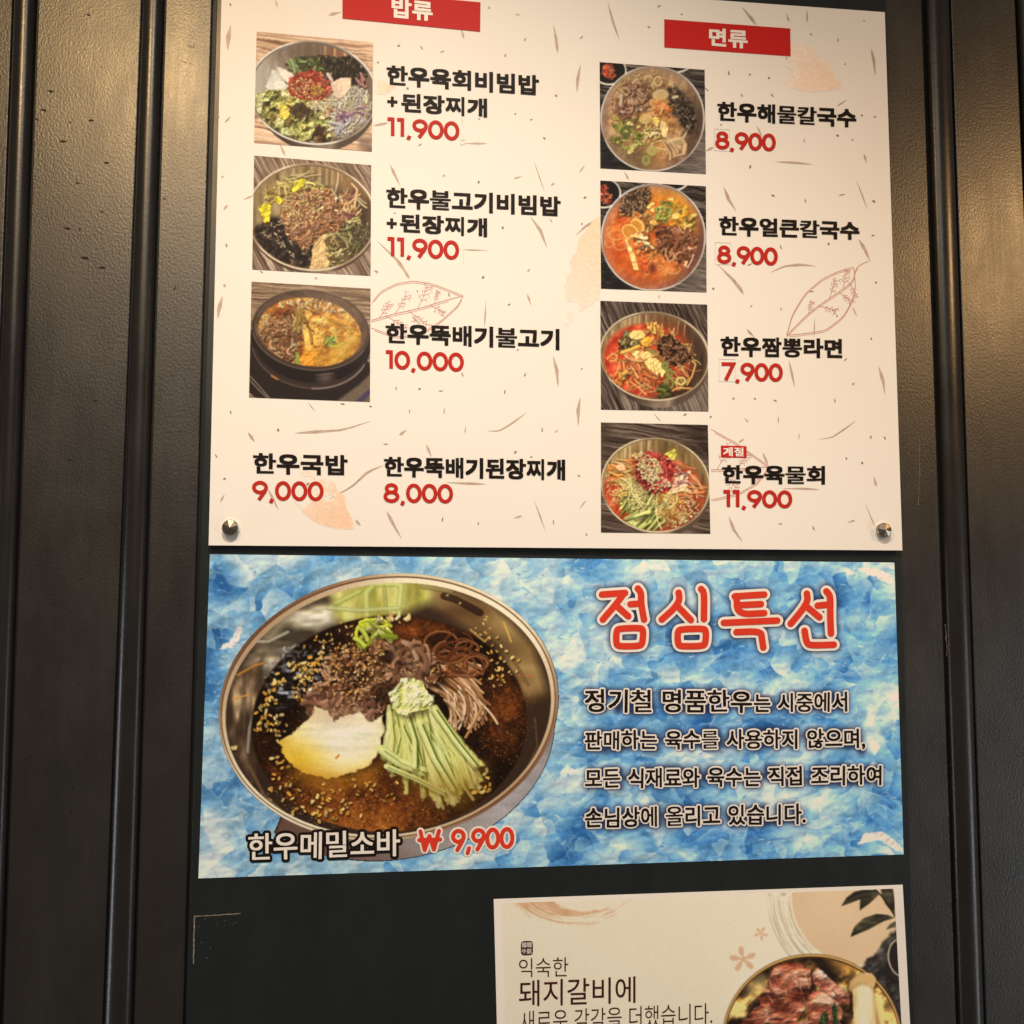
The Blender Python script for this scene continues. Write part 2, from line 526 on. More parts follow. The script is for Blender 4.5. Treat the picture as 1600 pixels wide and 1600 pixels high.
def set_line(name, txt, tl, bl, tr, br, mat, Y, parent, bold=0.0, outline=0.0, omat=None, space=0.34, wiggle=0.0, seed=1, track=0.93, extra=(), label=None):
    """a line of printed hangul filling the given photo corners, made bolder by 'bold' px, with an optional outline."""
    rng = random.Random(seed)
    x = 0.0; items = []
    for ch in txt:
        if ch == ' ':
            x += space; continue
        V, F, L = glyph(ch)
        a = rng.uniform(-1, 1) * wiggle; d = np.array([x, rng.uniform(-1, 1) * wiggle * .5]); s = 1 + rng.uniform(-.5, .5) * wiggle
        R = np.array([[math.cos(a), math.sin(a)], [-math.sin(a), math.cos(a)]]) * s
        hang = '가' <= ch <= '힣'
        items.append((V @ R + d, F, [l @ R + d for l in L], density(ch))); x += track if hang else .36
    A = np.vstack([i[0] for i in items]); lo, hi = A.min(0), A.max(0)
    k = bold
    tl, bl, tr, br = (np.array(q, float) for q in (tl, bl, tr, br))
    tl, bl, tr, br = tl + (k, k), bl + (k, -k), tr + (-k, k), br + (-k, -k)
    def m(P):
        u = ((P[:, 0] - lo[0]) / (hi[0] - lo[0]))[:, None]; w = ((P[:, 1] - lo[1]) / (hi[1] - lo[1]))[:, None]
        return w * ((1 - u) * tl + u * tr) + (1 - w) * ((1 - u) * bl + u * br)
    fl, fo = Flat(Y, 2e-6), Flat(Y + 0.0006, 1.0e-6)
    for n_, (V, F, L, (dv, dh)) in enumerate(items):
        bv = bold * (1.0, 1.0, 1.0, 1.0, .86, .60, .32, .10, .05, .05)[min(dv, 9)]
        bh = bold * (1.15, 1.15, 1.15, 1.12, .95, .62, .42, .3, .3, .3)[min(dh, 9)]
        q0 = m(V)
        fl.k = (n_ % 2) * 12
        fl.poly(q0, F)
        if bold:
            for sx, sy in ((1, 0), (-1, 0), (0, 1), (0, -1), (1, 1), (1, -1), (-1, 1), (-1, -1)): fl.poly(q0 + (sx * bh, sy * bv), F)
        if outline:
            fo.k = (n_ % 2) * 220
            fo.poly(q0, F)
            for l in L:
                fo.fat(m(l), 2 * outline + bh + bv, True, .8)
    for pts, w in extra: fl.line(pts, w)
    o = fl.build(name, mat, parent, label)
    if outline: fo.build('outline', omat, o)
    return o


def write(name, strokes, w, Y, mat, parent, cap='square', outline=None, omat=None, label=None, heavy=True):
    """lettering as flat ink; with an outline the wider stroke lies beneath as its own sub-part."""
    fl = Flat(Y, 1e-6)
    for pts, c, ch, n in strokes:
        ww = w
        if heavy and n > 6: ww = w * max(0.66, 1 - (n - 6) * 0.06)
        fl.fat(pts, ww, c, .97) if cap == 'round' else fl.line(pts, ww, c, cap)
    o = fl.build(name, mat, parent, label)
    if outline:
        fo = Flat(Y + 0.0006, 5e-7)
        for pts, c, ch, n in strokes:
            fo.fat(pts, w + 2 * outline, c, .97)
        fo.build('outline', omat, o)
    return o


# ---------------------------------------------------------------- a painter for the printed pictures
def vnoise(h, w, cx, cy, seed):
    r = np.random.default_rng(seed)
    gx, gy = int(w / cx) + 3, int(h / cy) + 3
    g = r.random((gy, gx))
    y = np.arange(h) / cy; x = np.arange(w) / cx
    yi = y.astype(int); xi = x.astype(int)
    fy = y - yi; fx = x - xi
    fy = (fy * fy * (3 - 2 * fy))[:, None]; fx = (fx * fx * (3 - 2 * fx))[None, :]
    a = g[yi][:, xi]; b = g[yi][:, xi + 1]; c = g[yi + 1][:, xi]; d = g[yi + 1][:, xi + 1]
    return (a * (1 - fx) + b * fx) * (1 - fy) + (c * (1 - fx) + d * fx) * fy


def fbm(h, w, cell, octv=4, seed=0, sx=1.0, sy=1.0, gain=0.55):
    o = np.zeros((h, w)); amp = 1.0; tot = 0
    for k in range(octv):
        c = cell / 2 ** k
        if c * min(sx, sy) < 0.9: break
        o += amp * vnoise(h, w, c * sx, c * sy, seed * 31 + k); tot += amp; amp *= gain
    return o / tot


def worley(h, w, n, seed, warp=None):
    """distance to the nearest and second nearest of n scattered points, and which one it is."""
    r = np.random.default_rng(seed)
    px, py = r.random(n) * w, r.random(n) * h
    X, Y = np.meshgrid(np.arange(w), np.arange(h))
    if warp is not None: X = X + warp[0]; Y = Y + warp[1]
    d1 = np.full((h, w), 1e9); d2 = d1.copy(); ix = np.zeros((h, w), int)
    for k in range(n):
        d = (X - px[k]) ** 2 + ((Y - py[k]) * 1.25) ** 2
        n1 = d < d1
        d2 = np.where(n1, d1, np.minimum(d2, d)); ix[n1] = k; d1 = np.where(n1, d, d1)
    return np.sqrt(d1), np.sqrt(d2), ix


def blur(a, r):
    k = np.exp(-0.5 * (np.arange(-int(3 * r), int(3 * r) + 1) / r) ** 2); k /= k.sum()
    f = lambda v: np.convolve(np.pad(v, len(k) // 2, 'edge'), k, 'valid')
    return np.apply_along_axis(f, 1, np.apply_along_axis(f, 0, a))


class Picture:
    """paints a small printed photograph; measures are those of an enlarged view: photo = o + measure / k."""
    def __init__(self, quad, o, k, ss=1.25):
        self.quad = np.asarray(quad, float)
        lo, hi = self.quad.min(0) - 2, self.quad.max(0) + 2
        self.x0, self.y0, self.ss, self.o, self.k = lo[0], lo[1], ss, o, k
        self.w, self.h = int((hi[0] - lo[0]) * ss) + 1, int((hi[1] - lo[1]) * ss) + 1
        self.rgb = np.zeros((self.h, self.w, 3)); self.ids = np.zeros((self.h, self.w), int)
        self.pid = 0
        self.Y, self.X = np.mgrid[0:self.h, 0:self.w].astype(float)
        self.clip = None
        self.rng = random.Random(7)

    def c(self, p):
        p = np.asarray(p, float)
        return np.stack([((p[..., 0] / self.k + self.o[0]) - self.x0) * self.ss, ((p[..., 1] / self.k + self.o[1]) - self.y0) * self.ss], -1)

    def u(self, v):
        return v / self.k * self.ss

    def noise(self, cell, octv=4, seed=0, sx=1.0, sy=1.0):
        return fbm(self.h, self.w, max(1.0, self.u(cell)), octv, seed, sx, sy)

    def put(self, cov, col, sl=None, mark=True):
        if sl is None: sl = (slice(0, self.h), slice(0, self.w))
        if self.clip is not None: cov = cov * self.clip[sl]
        a = cov[..., None]
        self.rgb[sl] = self.rgb[sl] * (1 - a) + np.asarray(col) * a
        if mark and self.pid:
            s = self.ids[sl]; s[cov > 0.5] = self.pid

    # coverage masks over the whole picture
    def m_ell(self, cx, cy, rx, ry, rot=0, soft=1.0):
        p = self.c((cx, cy)); rx, ry = self.u(rx), self.u(ry)
        a = math.radians(rot); X, Y = self.X - p[0], self.Y - p[1]
        U = (X * math.cos(a) + Y * math.sin(a)) / rx; V = (-X * math.sin(a) + Y * math.cos(a)) / ry
        r = np.sqrt(U * U + V * V)
        return np.clip((1 - r) * min(rx, ry) / soft + .5, 0, 1)

    def m_poly(self, pts, soft=1.0, rough=0, seed=3):
        p = self.c(pts); X, Y = self.X, self.Y
        if rough:
            X = X + (self.noise(rough * 3, 3, seed) - .5) * self.u(rough) * 3
            Y = Y + (self.noise(rough * 3, 3, seed + 9) - .5) * self.u(rough) * 3
        ins = np.zeros(X.shape, bool); d = np.full(X.shape, 1e9)
        for i in range(len(p)):
            a, b = p[i - 1], p[i]
            e = b - a
            t = np.clip(((X - a[0]) * e[0] + (Y - a[1]) * e[1]) / (e @ e + 1e-9), 0, 1)
            d = np.minimum(d, np.hypot(X - a[0] - t * e[0], Y - a[1] - t * e[1]))
            if a[1] != b[1]:
                c = ((a[1] > Y) != (b[1] > Y)) & (X < (b[0] - a[0]) * (Y - a[1]) / (b[1] - a[1]) + a[0])
                ins ^= c
        return np.clip(np.where(ins, d, -d) / soft + .5, 0, 1)

    def ramp(self, n, stops):
        xs = [s[0] for s in stops]; cs = np.array([s[1] for s in stops], float)
        return np.stack([np.interp(n, xs, cs[:, i]) for i in range(3)], -1)

    def emboss(self, n, amt, light=(-.6, -.8)):
        gy, gx = np.gradient(n)
        e = -(gx * light[0] + gy * light[1])
        return 1 + amt * np.clip(e / (np.std(e) + 1e-9), -2.5, 2.5) * 0.4

    def tex(self, mask, cell, stops, seed=1, emb=0.5, octv=4, sx=1, sy=1, sharp=1.6):
        n = self.noise(cell, octv, seed, sx, sy)
        n = np.clip((n - .5) * sharp + .5, 0, 1)
        col = self.ramp(n, stops) * self.emboss(n, emb)[..., None]
        self.put(mask, np.clip(col, 0, 255))

    # small marks
    def stroke(self, pts, w, col, a=1.0, hl=.22, edge=.25, mark=True):
        p = self.c(pts); hw = max(self.u(w) / 2, .35)
        x0, y0 = np.floor(p.min(0) - hw - 2).astype(int); x1, y1 = np.ceil(p.max(0) + hw + 3).astype(int)
        x0, y0, x1, y1 = max(x0, 0), max(y0, 0), min(x1, self.w), min(y1, self.h)
        if x1 <= x0 or y1 <= y0: return
        sl = (slice(y0, y1), slice(x0, x1))
        X, Y = self.X[sl], self.Y[sl]
        d = np.full(X.shape, 1e9); s = np.zeros(X.shape)
        for i in range(len(p) - 1):
            A, e = p[i], p[i + 1] - p[i]
            L = math.hypot(*e) + 1e-9
            t = np.clip(((X - A[0]) * e[0] + (Y - A[1]) * e[1]) / L ** 2, 0, 1)
            qx, qy = X - A[0] - t * e[0], Y - A[1] - t * e[1]
            dd = np.hypot(qx, qy); n = dd < d
            d = np.where(n, dd, d); s = np.where(n, (qx * -.6 + qy * -.8), s)
        cov = np.clip(hw - d + .5, 0, 1) * a
        sh = 1 + hl * np.clip(s / hw, -1, 1) - edge * np.clip(d / hw, 0, 1) ** 2
        self.put(cov, np.clip(np.asarray(col, float) * sh[..., None], 0, 255), sl, mark)

    def curl(self, x, y, L, ang, bend, n=6):
        pts = [(x, y)]
        for i in range(n):
            ang += bend / n
            x += math.cos(ang) * L / n; y += math.sin(ang) * L / n
            pts.append((x, y))
        return pts

    def arc(self, e, t0, t1, w, col, a=.7):
        cx, cy, rx, ry, rot = e; r = math.radians(rot)
        q = [(rx * math.cos(t), ry * math.sin(t)) for t in np.linspace(math.radians(t0), math.radians(t1), 26)]
        self.stroke([(cx + x * math.cos(r) - y * math.sin(r), cy + x * math.sin(r) + y * math.cos(r)) for x, y in q], w, col, a, 0, 0)

    def heap(self, region, n, L, w, cols, bend=1.5, ang=None, spread=3.2, shadow=.5, seed=5, hl=.22):
        """many short shreds in the polygon or ellipse (cx, cy, rx, ry)."""
        r = random.Random(seed)
        if len(region) == 4 and not hasattr(region[0], '__len__'):
            cx, cy, rx, ry = region
            def pick():
                t = r.random() * 6.283; q = math.sqrt(r.random())
                return cx + rx * q * math.cos(t), cy + ry * q * math.sin(t)
        else:
            P = np.array(region, float); lo, hi = P.min(0), P.max(0)
            def inside(x, y):
                ins = False
                for i in range(len(P)):
                    a, b = P[i - 1], P[i]
                    if (a[1] > y) != (b[1] > y) and x < (b[0] - a[0]) * (y - a[1]) / (b[1] - a[1]) + a[0]: ins = not ins
                return ins
            def pick():
                for _ in range(60):
                    x, y = r.uniform(lo[0], hi[0]), r.uniform(lo[1], hi[1])
                    if inside(x, y): break
                return x, y
        for i in range(n):
            x, y = pick()
            a = (r.uniform(-1, 1) * spread / 2 + ang) if ang is not None else r.random() * 6.283
            l = L * r.uniform(.5, 1.3)
            p = self.curl(x, y, l, a, r.uniform(-bend, bend))
            cx_, cy_ = p[len(p) // 2]
            p = [(q[0] + x - cx_, q[1] + y - cy_) for q in p]
            ww = w * r.uniform(.7, 1.25)
            if shadow:
                self.stroke([(q[0] + w * .25, q[1] + w * .5) for q in p], ww * 1.3, (44, 27, 15), shadow * .72, 0, 0, False)
            c = np.array(r.choice(cols), float) * r.uniform(.82, 1.12)
            self.stroke(p, ww, np.clip(c, 0, 255), .93, hl * .75, .2)

    def seeds(self, region, n, s, cols=((245, 225, 170), (225, 190, 130)), seed=3, shadow=.5):
        self.heap(region, n, s * .62, s * .58, cols, .2, shadow=shadow, seed=seed, hl=.12)

    def blob(self, pts, col, amp=.12, cell=40, seed=1, rough=0, emb=.25, dark=.5):
        """a cut piece of food: soft shadow, ragged outline, mottled body."""
        q = np.asarray(pts, float)
        if dark:
            sh = self.m_poly(q + np.array([0, 8 * self.k / 7.6]), 3.0, rough, seed)
            self.put(sh * dark, (28, 18, 10), None, False)
        m = self.m_poly(q, 1.2, rough, seed)
        n = self.noise(cell, 4, seed)
        c = np.asarray(col, float) * np.array([1.04, .97, .95]) * (1 + amp * (n - .5) * 3.4)[..., None] * self.emboss(n, emb)[..., None]
        self.put(m, np.clip(c, 0, 255))

    def wood(self, cols, ang, seed, cell=26, stretch=9):
        """board grain running at an angle."""
        a = math.radians(ang)
        U = self.X * math.cos(a) + self.Y * math.sin(a); V = -self.X * math.sin(a) + self.Y * math.cos(a)
        big = fbm(self.h, self.w, self.u(cell * 8), 3, seed)
        N = int(self.w + self.h) * 2
        g = fbm(N, N // 4, max(1.1, self.u(cell) / 2.6), 4, seed + 2, stretch, 1.0)
        vi = np.clip((V + big * self.u(48)).astype(int) + N // 2, 0, N - 1); ui = np.clip(((U + N / 2) / 4).astype(int), 0, N // 4 - 1)
        n = np.clip((g[vi, ui] - .5) * 1.45 + .5, 0, 1)
        self.put(np.ones((self.h, self.w)), self.ramp(n, cols))

    def bowl(self, rim, body, wall, inner=None, rimw=26, metal=((120, 95, 75), (215, 190, 160)), rimcol=((150, 130, 112), (244, 232, 214)), seed=4, darker_right=.55):
        """steel bowl: outside below the rim, bright rim, brushed inside wall."""
        cx, cy, rx, ry, rot = rim
        if body:
            bm = self.m_ell(*body)
            n = np.clip((self.X / self.w * 1.2 + .35 * self.noise(220, 2, seed + 3)), 0, 1)
            self.put(bm, self.ramp(n, ((0, (96, 74, 58)), (.5, (70, 54, 44)), (.8, (150, 126, 104)), (1, (86, 68, 56)))))
        m = self.m_ell(cx, cy, rx, ry, rot)
        p = self.c((cx, cy))
        ang = np.arctan2(self.Y - p[1], self.X - p[0])
        n = .5 + .5 * np.sin(ang * 3 + 1 + 3 * self.noise(400, 2, seed))
        self.put(m, self.ramp(n, ((0, rimcol[0]), (.6, rimcol[1]), (1, rimcol[1]))))
        self.put(self.m_ell(cx, cy, rx - rimw * .55, ry - rimw * .55, rot) * .8, np.array(rimcol[0]) * .62)
        im = self.m_ell(cx, cy + rimw * .2, rx - rimw, ry - rimw, rot)
        n = self.noise(90, 4, seed + 1, .5, 3.0) * .75 + .45 * self.noise(500, 2, seed + 2) - .12
        n = n - darker_right * np.clip((self.X / self.w - .45), -.2, 1)
        self.put(im, self.ramp(np.clip(n, 0, 1), ((.0, np.array(wall) * .5), (.35, wall), (.6, metal[0]), (.95, metal[1]))))
        return im

    def finish(self, names, parent, Y, mat, wref, label=None, soft=.8, grain=.10, sat=1.0, con=1.06, gain=1.0):
        """make the meshes: one per painted id, the rest stays the picture itself."""
        q = self.quad; ss = self.ss
        nu = int(max(np.hypot(*(q[1] - q[0])), np.hypot(*(q[2] - q[3]))) * ss) + 1
        nv = int(max(np.hypot(*(q[3] - q[0])), np.hypot(*(q[2] - q[1]))) * ss) + 1
        u = np.linspace(0, 1, nu)[None, :, None]; v = np.linspace(0, 1, nv)[:, None, None]
        P = (1 - v) * ((1 - u) * q[0] + u * q[1]) + v * ((1 - u) * q[3] + u * q[2])
        cx, cy = (P[..., 0] - self.x0) * ss, (P[..., 1] - self.y0) * ss
        xi = np.clip(cx.astype(int), 0, self.w - 2); yi = np.clip(cy.astype(int), 0, self.h - 2)
        fx, fy = (cx - xi)[..., None], (cy - yi)[..., None]
        R = np.stack([blur(self.rgb[..., i], soft) for i in range(3)], -1) * (1 + (fbm(self.h, self.w, 3, 2, 77) - .5)[..., None] * grain)
        R = np.clip(R, 0, 255)
        c = (R[yi, xi] * (1 - fx) + R[yi, xi + 1] * fx) * (1 - fy) + (R[yi + 1, xi] * (1 - fx) + R[yi + 1, xi + 1] * fx) * fy
        ids = self.ids[np.clip(np.round(cy).astype(int), 0, self.h - 1), np.clip(np.round(cx).astype(int), 0, self.w - 1)]
        lum = c @ np.array([.3, .6, .1])
        c = np.clip(c * sat + lum[..., None] * (1 - sat), 0, 255)
        c = np.clip((c - 118) * con + 118, 0, 255)
        alb = np.clip(srgb(c) / wref(P) * 0.80 * gain, 0.002, 0.88)
        W3 = at(P[..., 0].ravel(), P[..., 1].ravel(), Y)
        A = alb.reshape(-1, 3)
        fid = ids[:-1, :-1].ravel()
        k = np.arange(nu * nv).reshape(nv, nu)
        F = np.stack([k[:-1, :-1], k[1:, :-1], k[1:, 1:], k[:-1, 1:]], -1).reshape(-1, 4)
        made = {}
        for i in sorted(names):
            sel = fid == i
            if not sel.any(): continue
            f = F[sel]
            used, inv = np.unique(f.ravel(), return_inverse=True)
            nm = names[i]
            par = parent
            if isinstance(nm, tuple): nm, par = nm[0], made[nm[1]]
            made[i] = obj(nm, W3[used], inv.reshape(-1, 4), mat, par, colors=A[used])
        if label: made[0]['label'] = label
        return made


def paper_white(P):
    """how bright white paper shows in the photograph at these places (lamp light, not ink)."""
    x = np.clip((P[..., 0] - 340) / 1040, 0, 1)[..., None]
    a = srgb((251, 229, 206)); b = srgb((216, 198, 180))
    return a * (1 - x) + b * x


# ---------------------------------------------------------------- the seven dish pictures of the menu board
def lines_wall(p, xs, y0, y1, w, col, a=.6, drift=0):
    for i, x in enumerate(xs):
        p.stroke([(x, y0), (x + drift, y1)], w, col, a, 0, 0, False)


def dish_raw_beef_rice(parent, Y):
    p = Picture([(401, 49), (583, 66), (581, 237), (397, 223)], (385, 40), 7.62)
    p.wood(((0, (120, 84, 62)), (.35, (196, 150, 118)), (.6, (232, 190, 152)), (1, (246, 214, 180))), 6, 11, 30, 10)
    dk = p.noise(300, 3, 5) + (p.X + p.Y) / (p.w + p.h) * .5 - .42
    p.put(np.clip((dk - .35) * 3, 0, .75), (84, 62, 50))
    p.pid = 1
    im = p.bowl((795, 800, 770, 615, 9), (840, 860, 720, 640, 9), (122, 98, 82), rimw=30, metal=((134, 108, 90), (206, 190, 172)), darker_right=.25)
    p.put(im * np.clip((600 - (p.X / p.ss + p.x0 - p.o[0]) * p.k) / 600, 0, .75), (196, 184, 166))
    p.clip = im
    p.put(p.m_poly([(1000, 230), (1300, 330), (1480, 560), (1400, 620), (1150, 420), (950, 380)], 40) * .6, (150, 84, 52))
    lines_wall(p, (940, 1055, 1180, 1262), 240, 420, 24, (226, 172, 116), .8, -6)
    p.put(p.m_poly([(300, 200), (900, 190), (1000, 400), (400, 420)], 60) * .5, (92, 72, 58))
    p.pid = 2
    p.tex(p.m_poly([(480, 480), (620, 380), (900, 360), (1250, 380), (1440, 560), (1420, 800), (900, 700), (560, 620)], 3, 24), 36,
          ((0, (20, 16, 12)), (.5, (58, 46, 32)), (.8, (98, 88, 60)), (1, (170, 160, 120))), 21, .8)
    p.heap([(860, 380), (1300, 390), (1420, 600), (1100, 660), (900, 560)], 90, 90, 16, ((44, 36, 26), (28, 22, 16), (92, 80, 54), (16, 12, 10)), 2, seed=2)
    p.heap([(490, 430), (900, 390), (960, 560), (600, 620)], 60, 110, 26, ((110, 120, 66), (82, 92, 50), (160, 166, 110), (60, 62, 34)), 1.4, seed=4)
    p.heap((560, 490, 70, 40), 7, 150, 30, ((176, 188, 130), (140, 152, 92)), .5, ang=.9, spread=.5, seed=8)
    # white radish to the left
    p.pid = 3
    for q, c in (([(230, 740), (310, 520), (420, 560), (470, 740), (420, 790)], (212, 214, 200)), ([(360, 510), (400, 490), (600, 600), (520, 700), (430, 640)], (226, 222, 204)),
                 ([(220, 720), (330, 690), (520, 700), (480, 800), (260, 770)], (218, 218, 202))):
        p.blob(q, c, .05, 60, 3, 6, .1, .3)
    # salad leaves
    p.pid = 4
    p.tex(p.m_poly([(110, 860), (250, 760), (500, 760), (1010, 900), (1020, 1380), (600, 1380), (300, 1280), (120, 1080)], 4, 20), 60,
          ((0, (50, 40, 22)), (.35, (104, 92, 50)), (.65, (150, 146, 84)), (1, (214, 206, 140))), 31, 1.0)
    r = random.Random(3)
    for i in range(46):
        x, y = r.uniform(130, 980), r.uniform(790, 1340)
        if y > 1000 + (x - 100) * .6 and x < 400: continue
        s = r.uniform(40, 95); a0 = r.random() * 6.28
        q = [(x + s * r.uniform(.5, 1.2) * math.cos(a0 + t), y + .75 * s * r.uniform(.5, 1.2) * math.sin(a0 + t)) for t in np.linspace(0, 5.6, 8)]
        p.blob(q, r.choice([(172, 172, 96), (196, 186, 104), (132, 134, 70), (182, 186, 126), (110, 98, 52), (204, 204, 140)]), .22, 26, i, 10, .55, .5)
    for q, c in (([(120, 900), (180, 845), (200, 900), (180, 1050), (120, 1060)], (186, 190, 140)), ([(810, 1150), (990, 1110), (1000, 1270), (880, 1220)], (156, 164, 92)),
                 ([(400, 960), (530, 900), (545, 1020), (470, 1130), (390, 1090)], (220, 202, 92)), ([(420, 1240), (480, 1200), (560, 1290), (500, 1310), (410, 1290)], (180, 192, 136)),
                 ([(650, 1370), (720, 1260), (850, 1200), (760, 1330), (690, 1380)], (186, 186, 116)), ([(560, 1220), (670, 1240), (620, 1310)], (170, 182, 110))):
        p.blob(q, c, .14, 30, 6, 6, .4, .6)
    p.heap([(520, 960), (760, 960), (740, 1060), (540, 1080)], 16, 90, 34, ((74, 52, 34), (100, 76, 48)), 1.2, seed=5)
    p.heap([(800, 1230), (930, 1210), (950, 1400), (760, 1400)], 16, 80, 30, ((84, 52, 32), (60, 36, 22), (130, 90, 58)), 1.5, seed=6)
    # slaw to the right
    p.pid = 5
    p.put(p.m_poly([(960, 860), (1200, 700), (1420, 740), (1490, 900), (1420, 1150), (1200, 1330), (1020, 1320), (1020, 1000), (780, 920)], 6, 20) * .9, (176, 150, 112))
    cs = ((246, 234, 206), (234, 222, 190), (224, 214, 190), (240, 226, 180), (214, 196, 200), (188, 160, 172))
    p.heap([(1000, 780), (1300, 700), (1450, 800), (1480, 960), (1400, 1180), (1180, 1330), (1020, 1300), (1010, 1000)], 170, 120, 15, cs, 1.8, seed=7, shadow=.55)
    p.heap([(780, 880), (1020, 880), (1020, 1060), (820, 1020)], 50, 120, 14, ((240, 214, 160), (226, 190, 140), (246, 228, 186), (190, 120, 70)), 1.2, seed=9)
    p.heap([(1200, 960), (1400, 940), (1370, 1100), (1060, 1200), (1000, 1120)], 22, 100, 14, ((150, 88, 130), (122, 70, 110), (176, 130, 150)), 1.6, seed=10)
    p.heap([(1020, 1140), (1250, 1120), (1200, 1230), (1060, 1320)], 14, 150, 22, ((226, 218, 208), (204, 190, 200)), 2.4, seed=11)
    p.heap([(1300, 640), (1390, 600), (1400, 700), (1340, 700)], 5, 120, 26, ((196, 140, 130), (170, 110, 110)), .8, seed=12)
    p.stroke([(970, 580), (1010, 640), (1040, 760)], 46, (222, 190, 176))
    p.pid = 6
    p.blob([(1030, 670), (1120, 620), (1250, 620), (1240, 740), (1160, 850), (1080, 870), (1040, 830)], (224, 206, 176), .06, 80, 5, 4, .12, .5)
    # mound of raw beef
    p.pid = 7
    p.tex(p.m_poly([(480, 760), (540, 620), (700, 540), (800, 520), (900, 620), (1000, 720), (1010, 800), (900, 880), (700, 890), (560, 850)], 3, 14), 30,
          ((0, (96, 30, 18)), (.4, (170, 62, 44)), (.7, (208, 96, 72)), (1, (244, 176, 140))), 41, 1.0)
    p.heap((740, 710, 240, 160), 150, 60, 22, ((204, 92, 66), (186, 70, 50), (224, 122, 92), (160, 54, 36)), 2.2, seed=13, shadow=.35)
    p.seeds((730, 740, 210, 120), 70, 24, ((252, 222, 160), (240, 190, 120)), 5, .3)
    p.heap((840, 770, 80, 60), 40, 30, 14, ((232, 172, 84), (206, 140, 70)), 1, seed=14)
    p.clip = None
    p.finish({0: 'dish_photo', 1: ('bowl', 0), 2: ('seaweed', 0), 3: ('radish', 0), 4: ('salad_leaves', 0), 5: ('cabbage_slaw', 0), 6: ('pear_slice', 0), 7: ('raw_beef', 0)},
             parent, Y, M['print'], paper_white, 'printed picture of a steel bowl of rice salad topped with red raw beef')


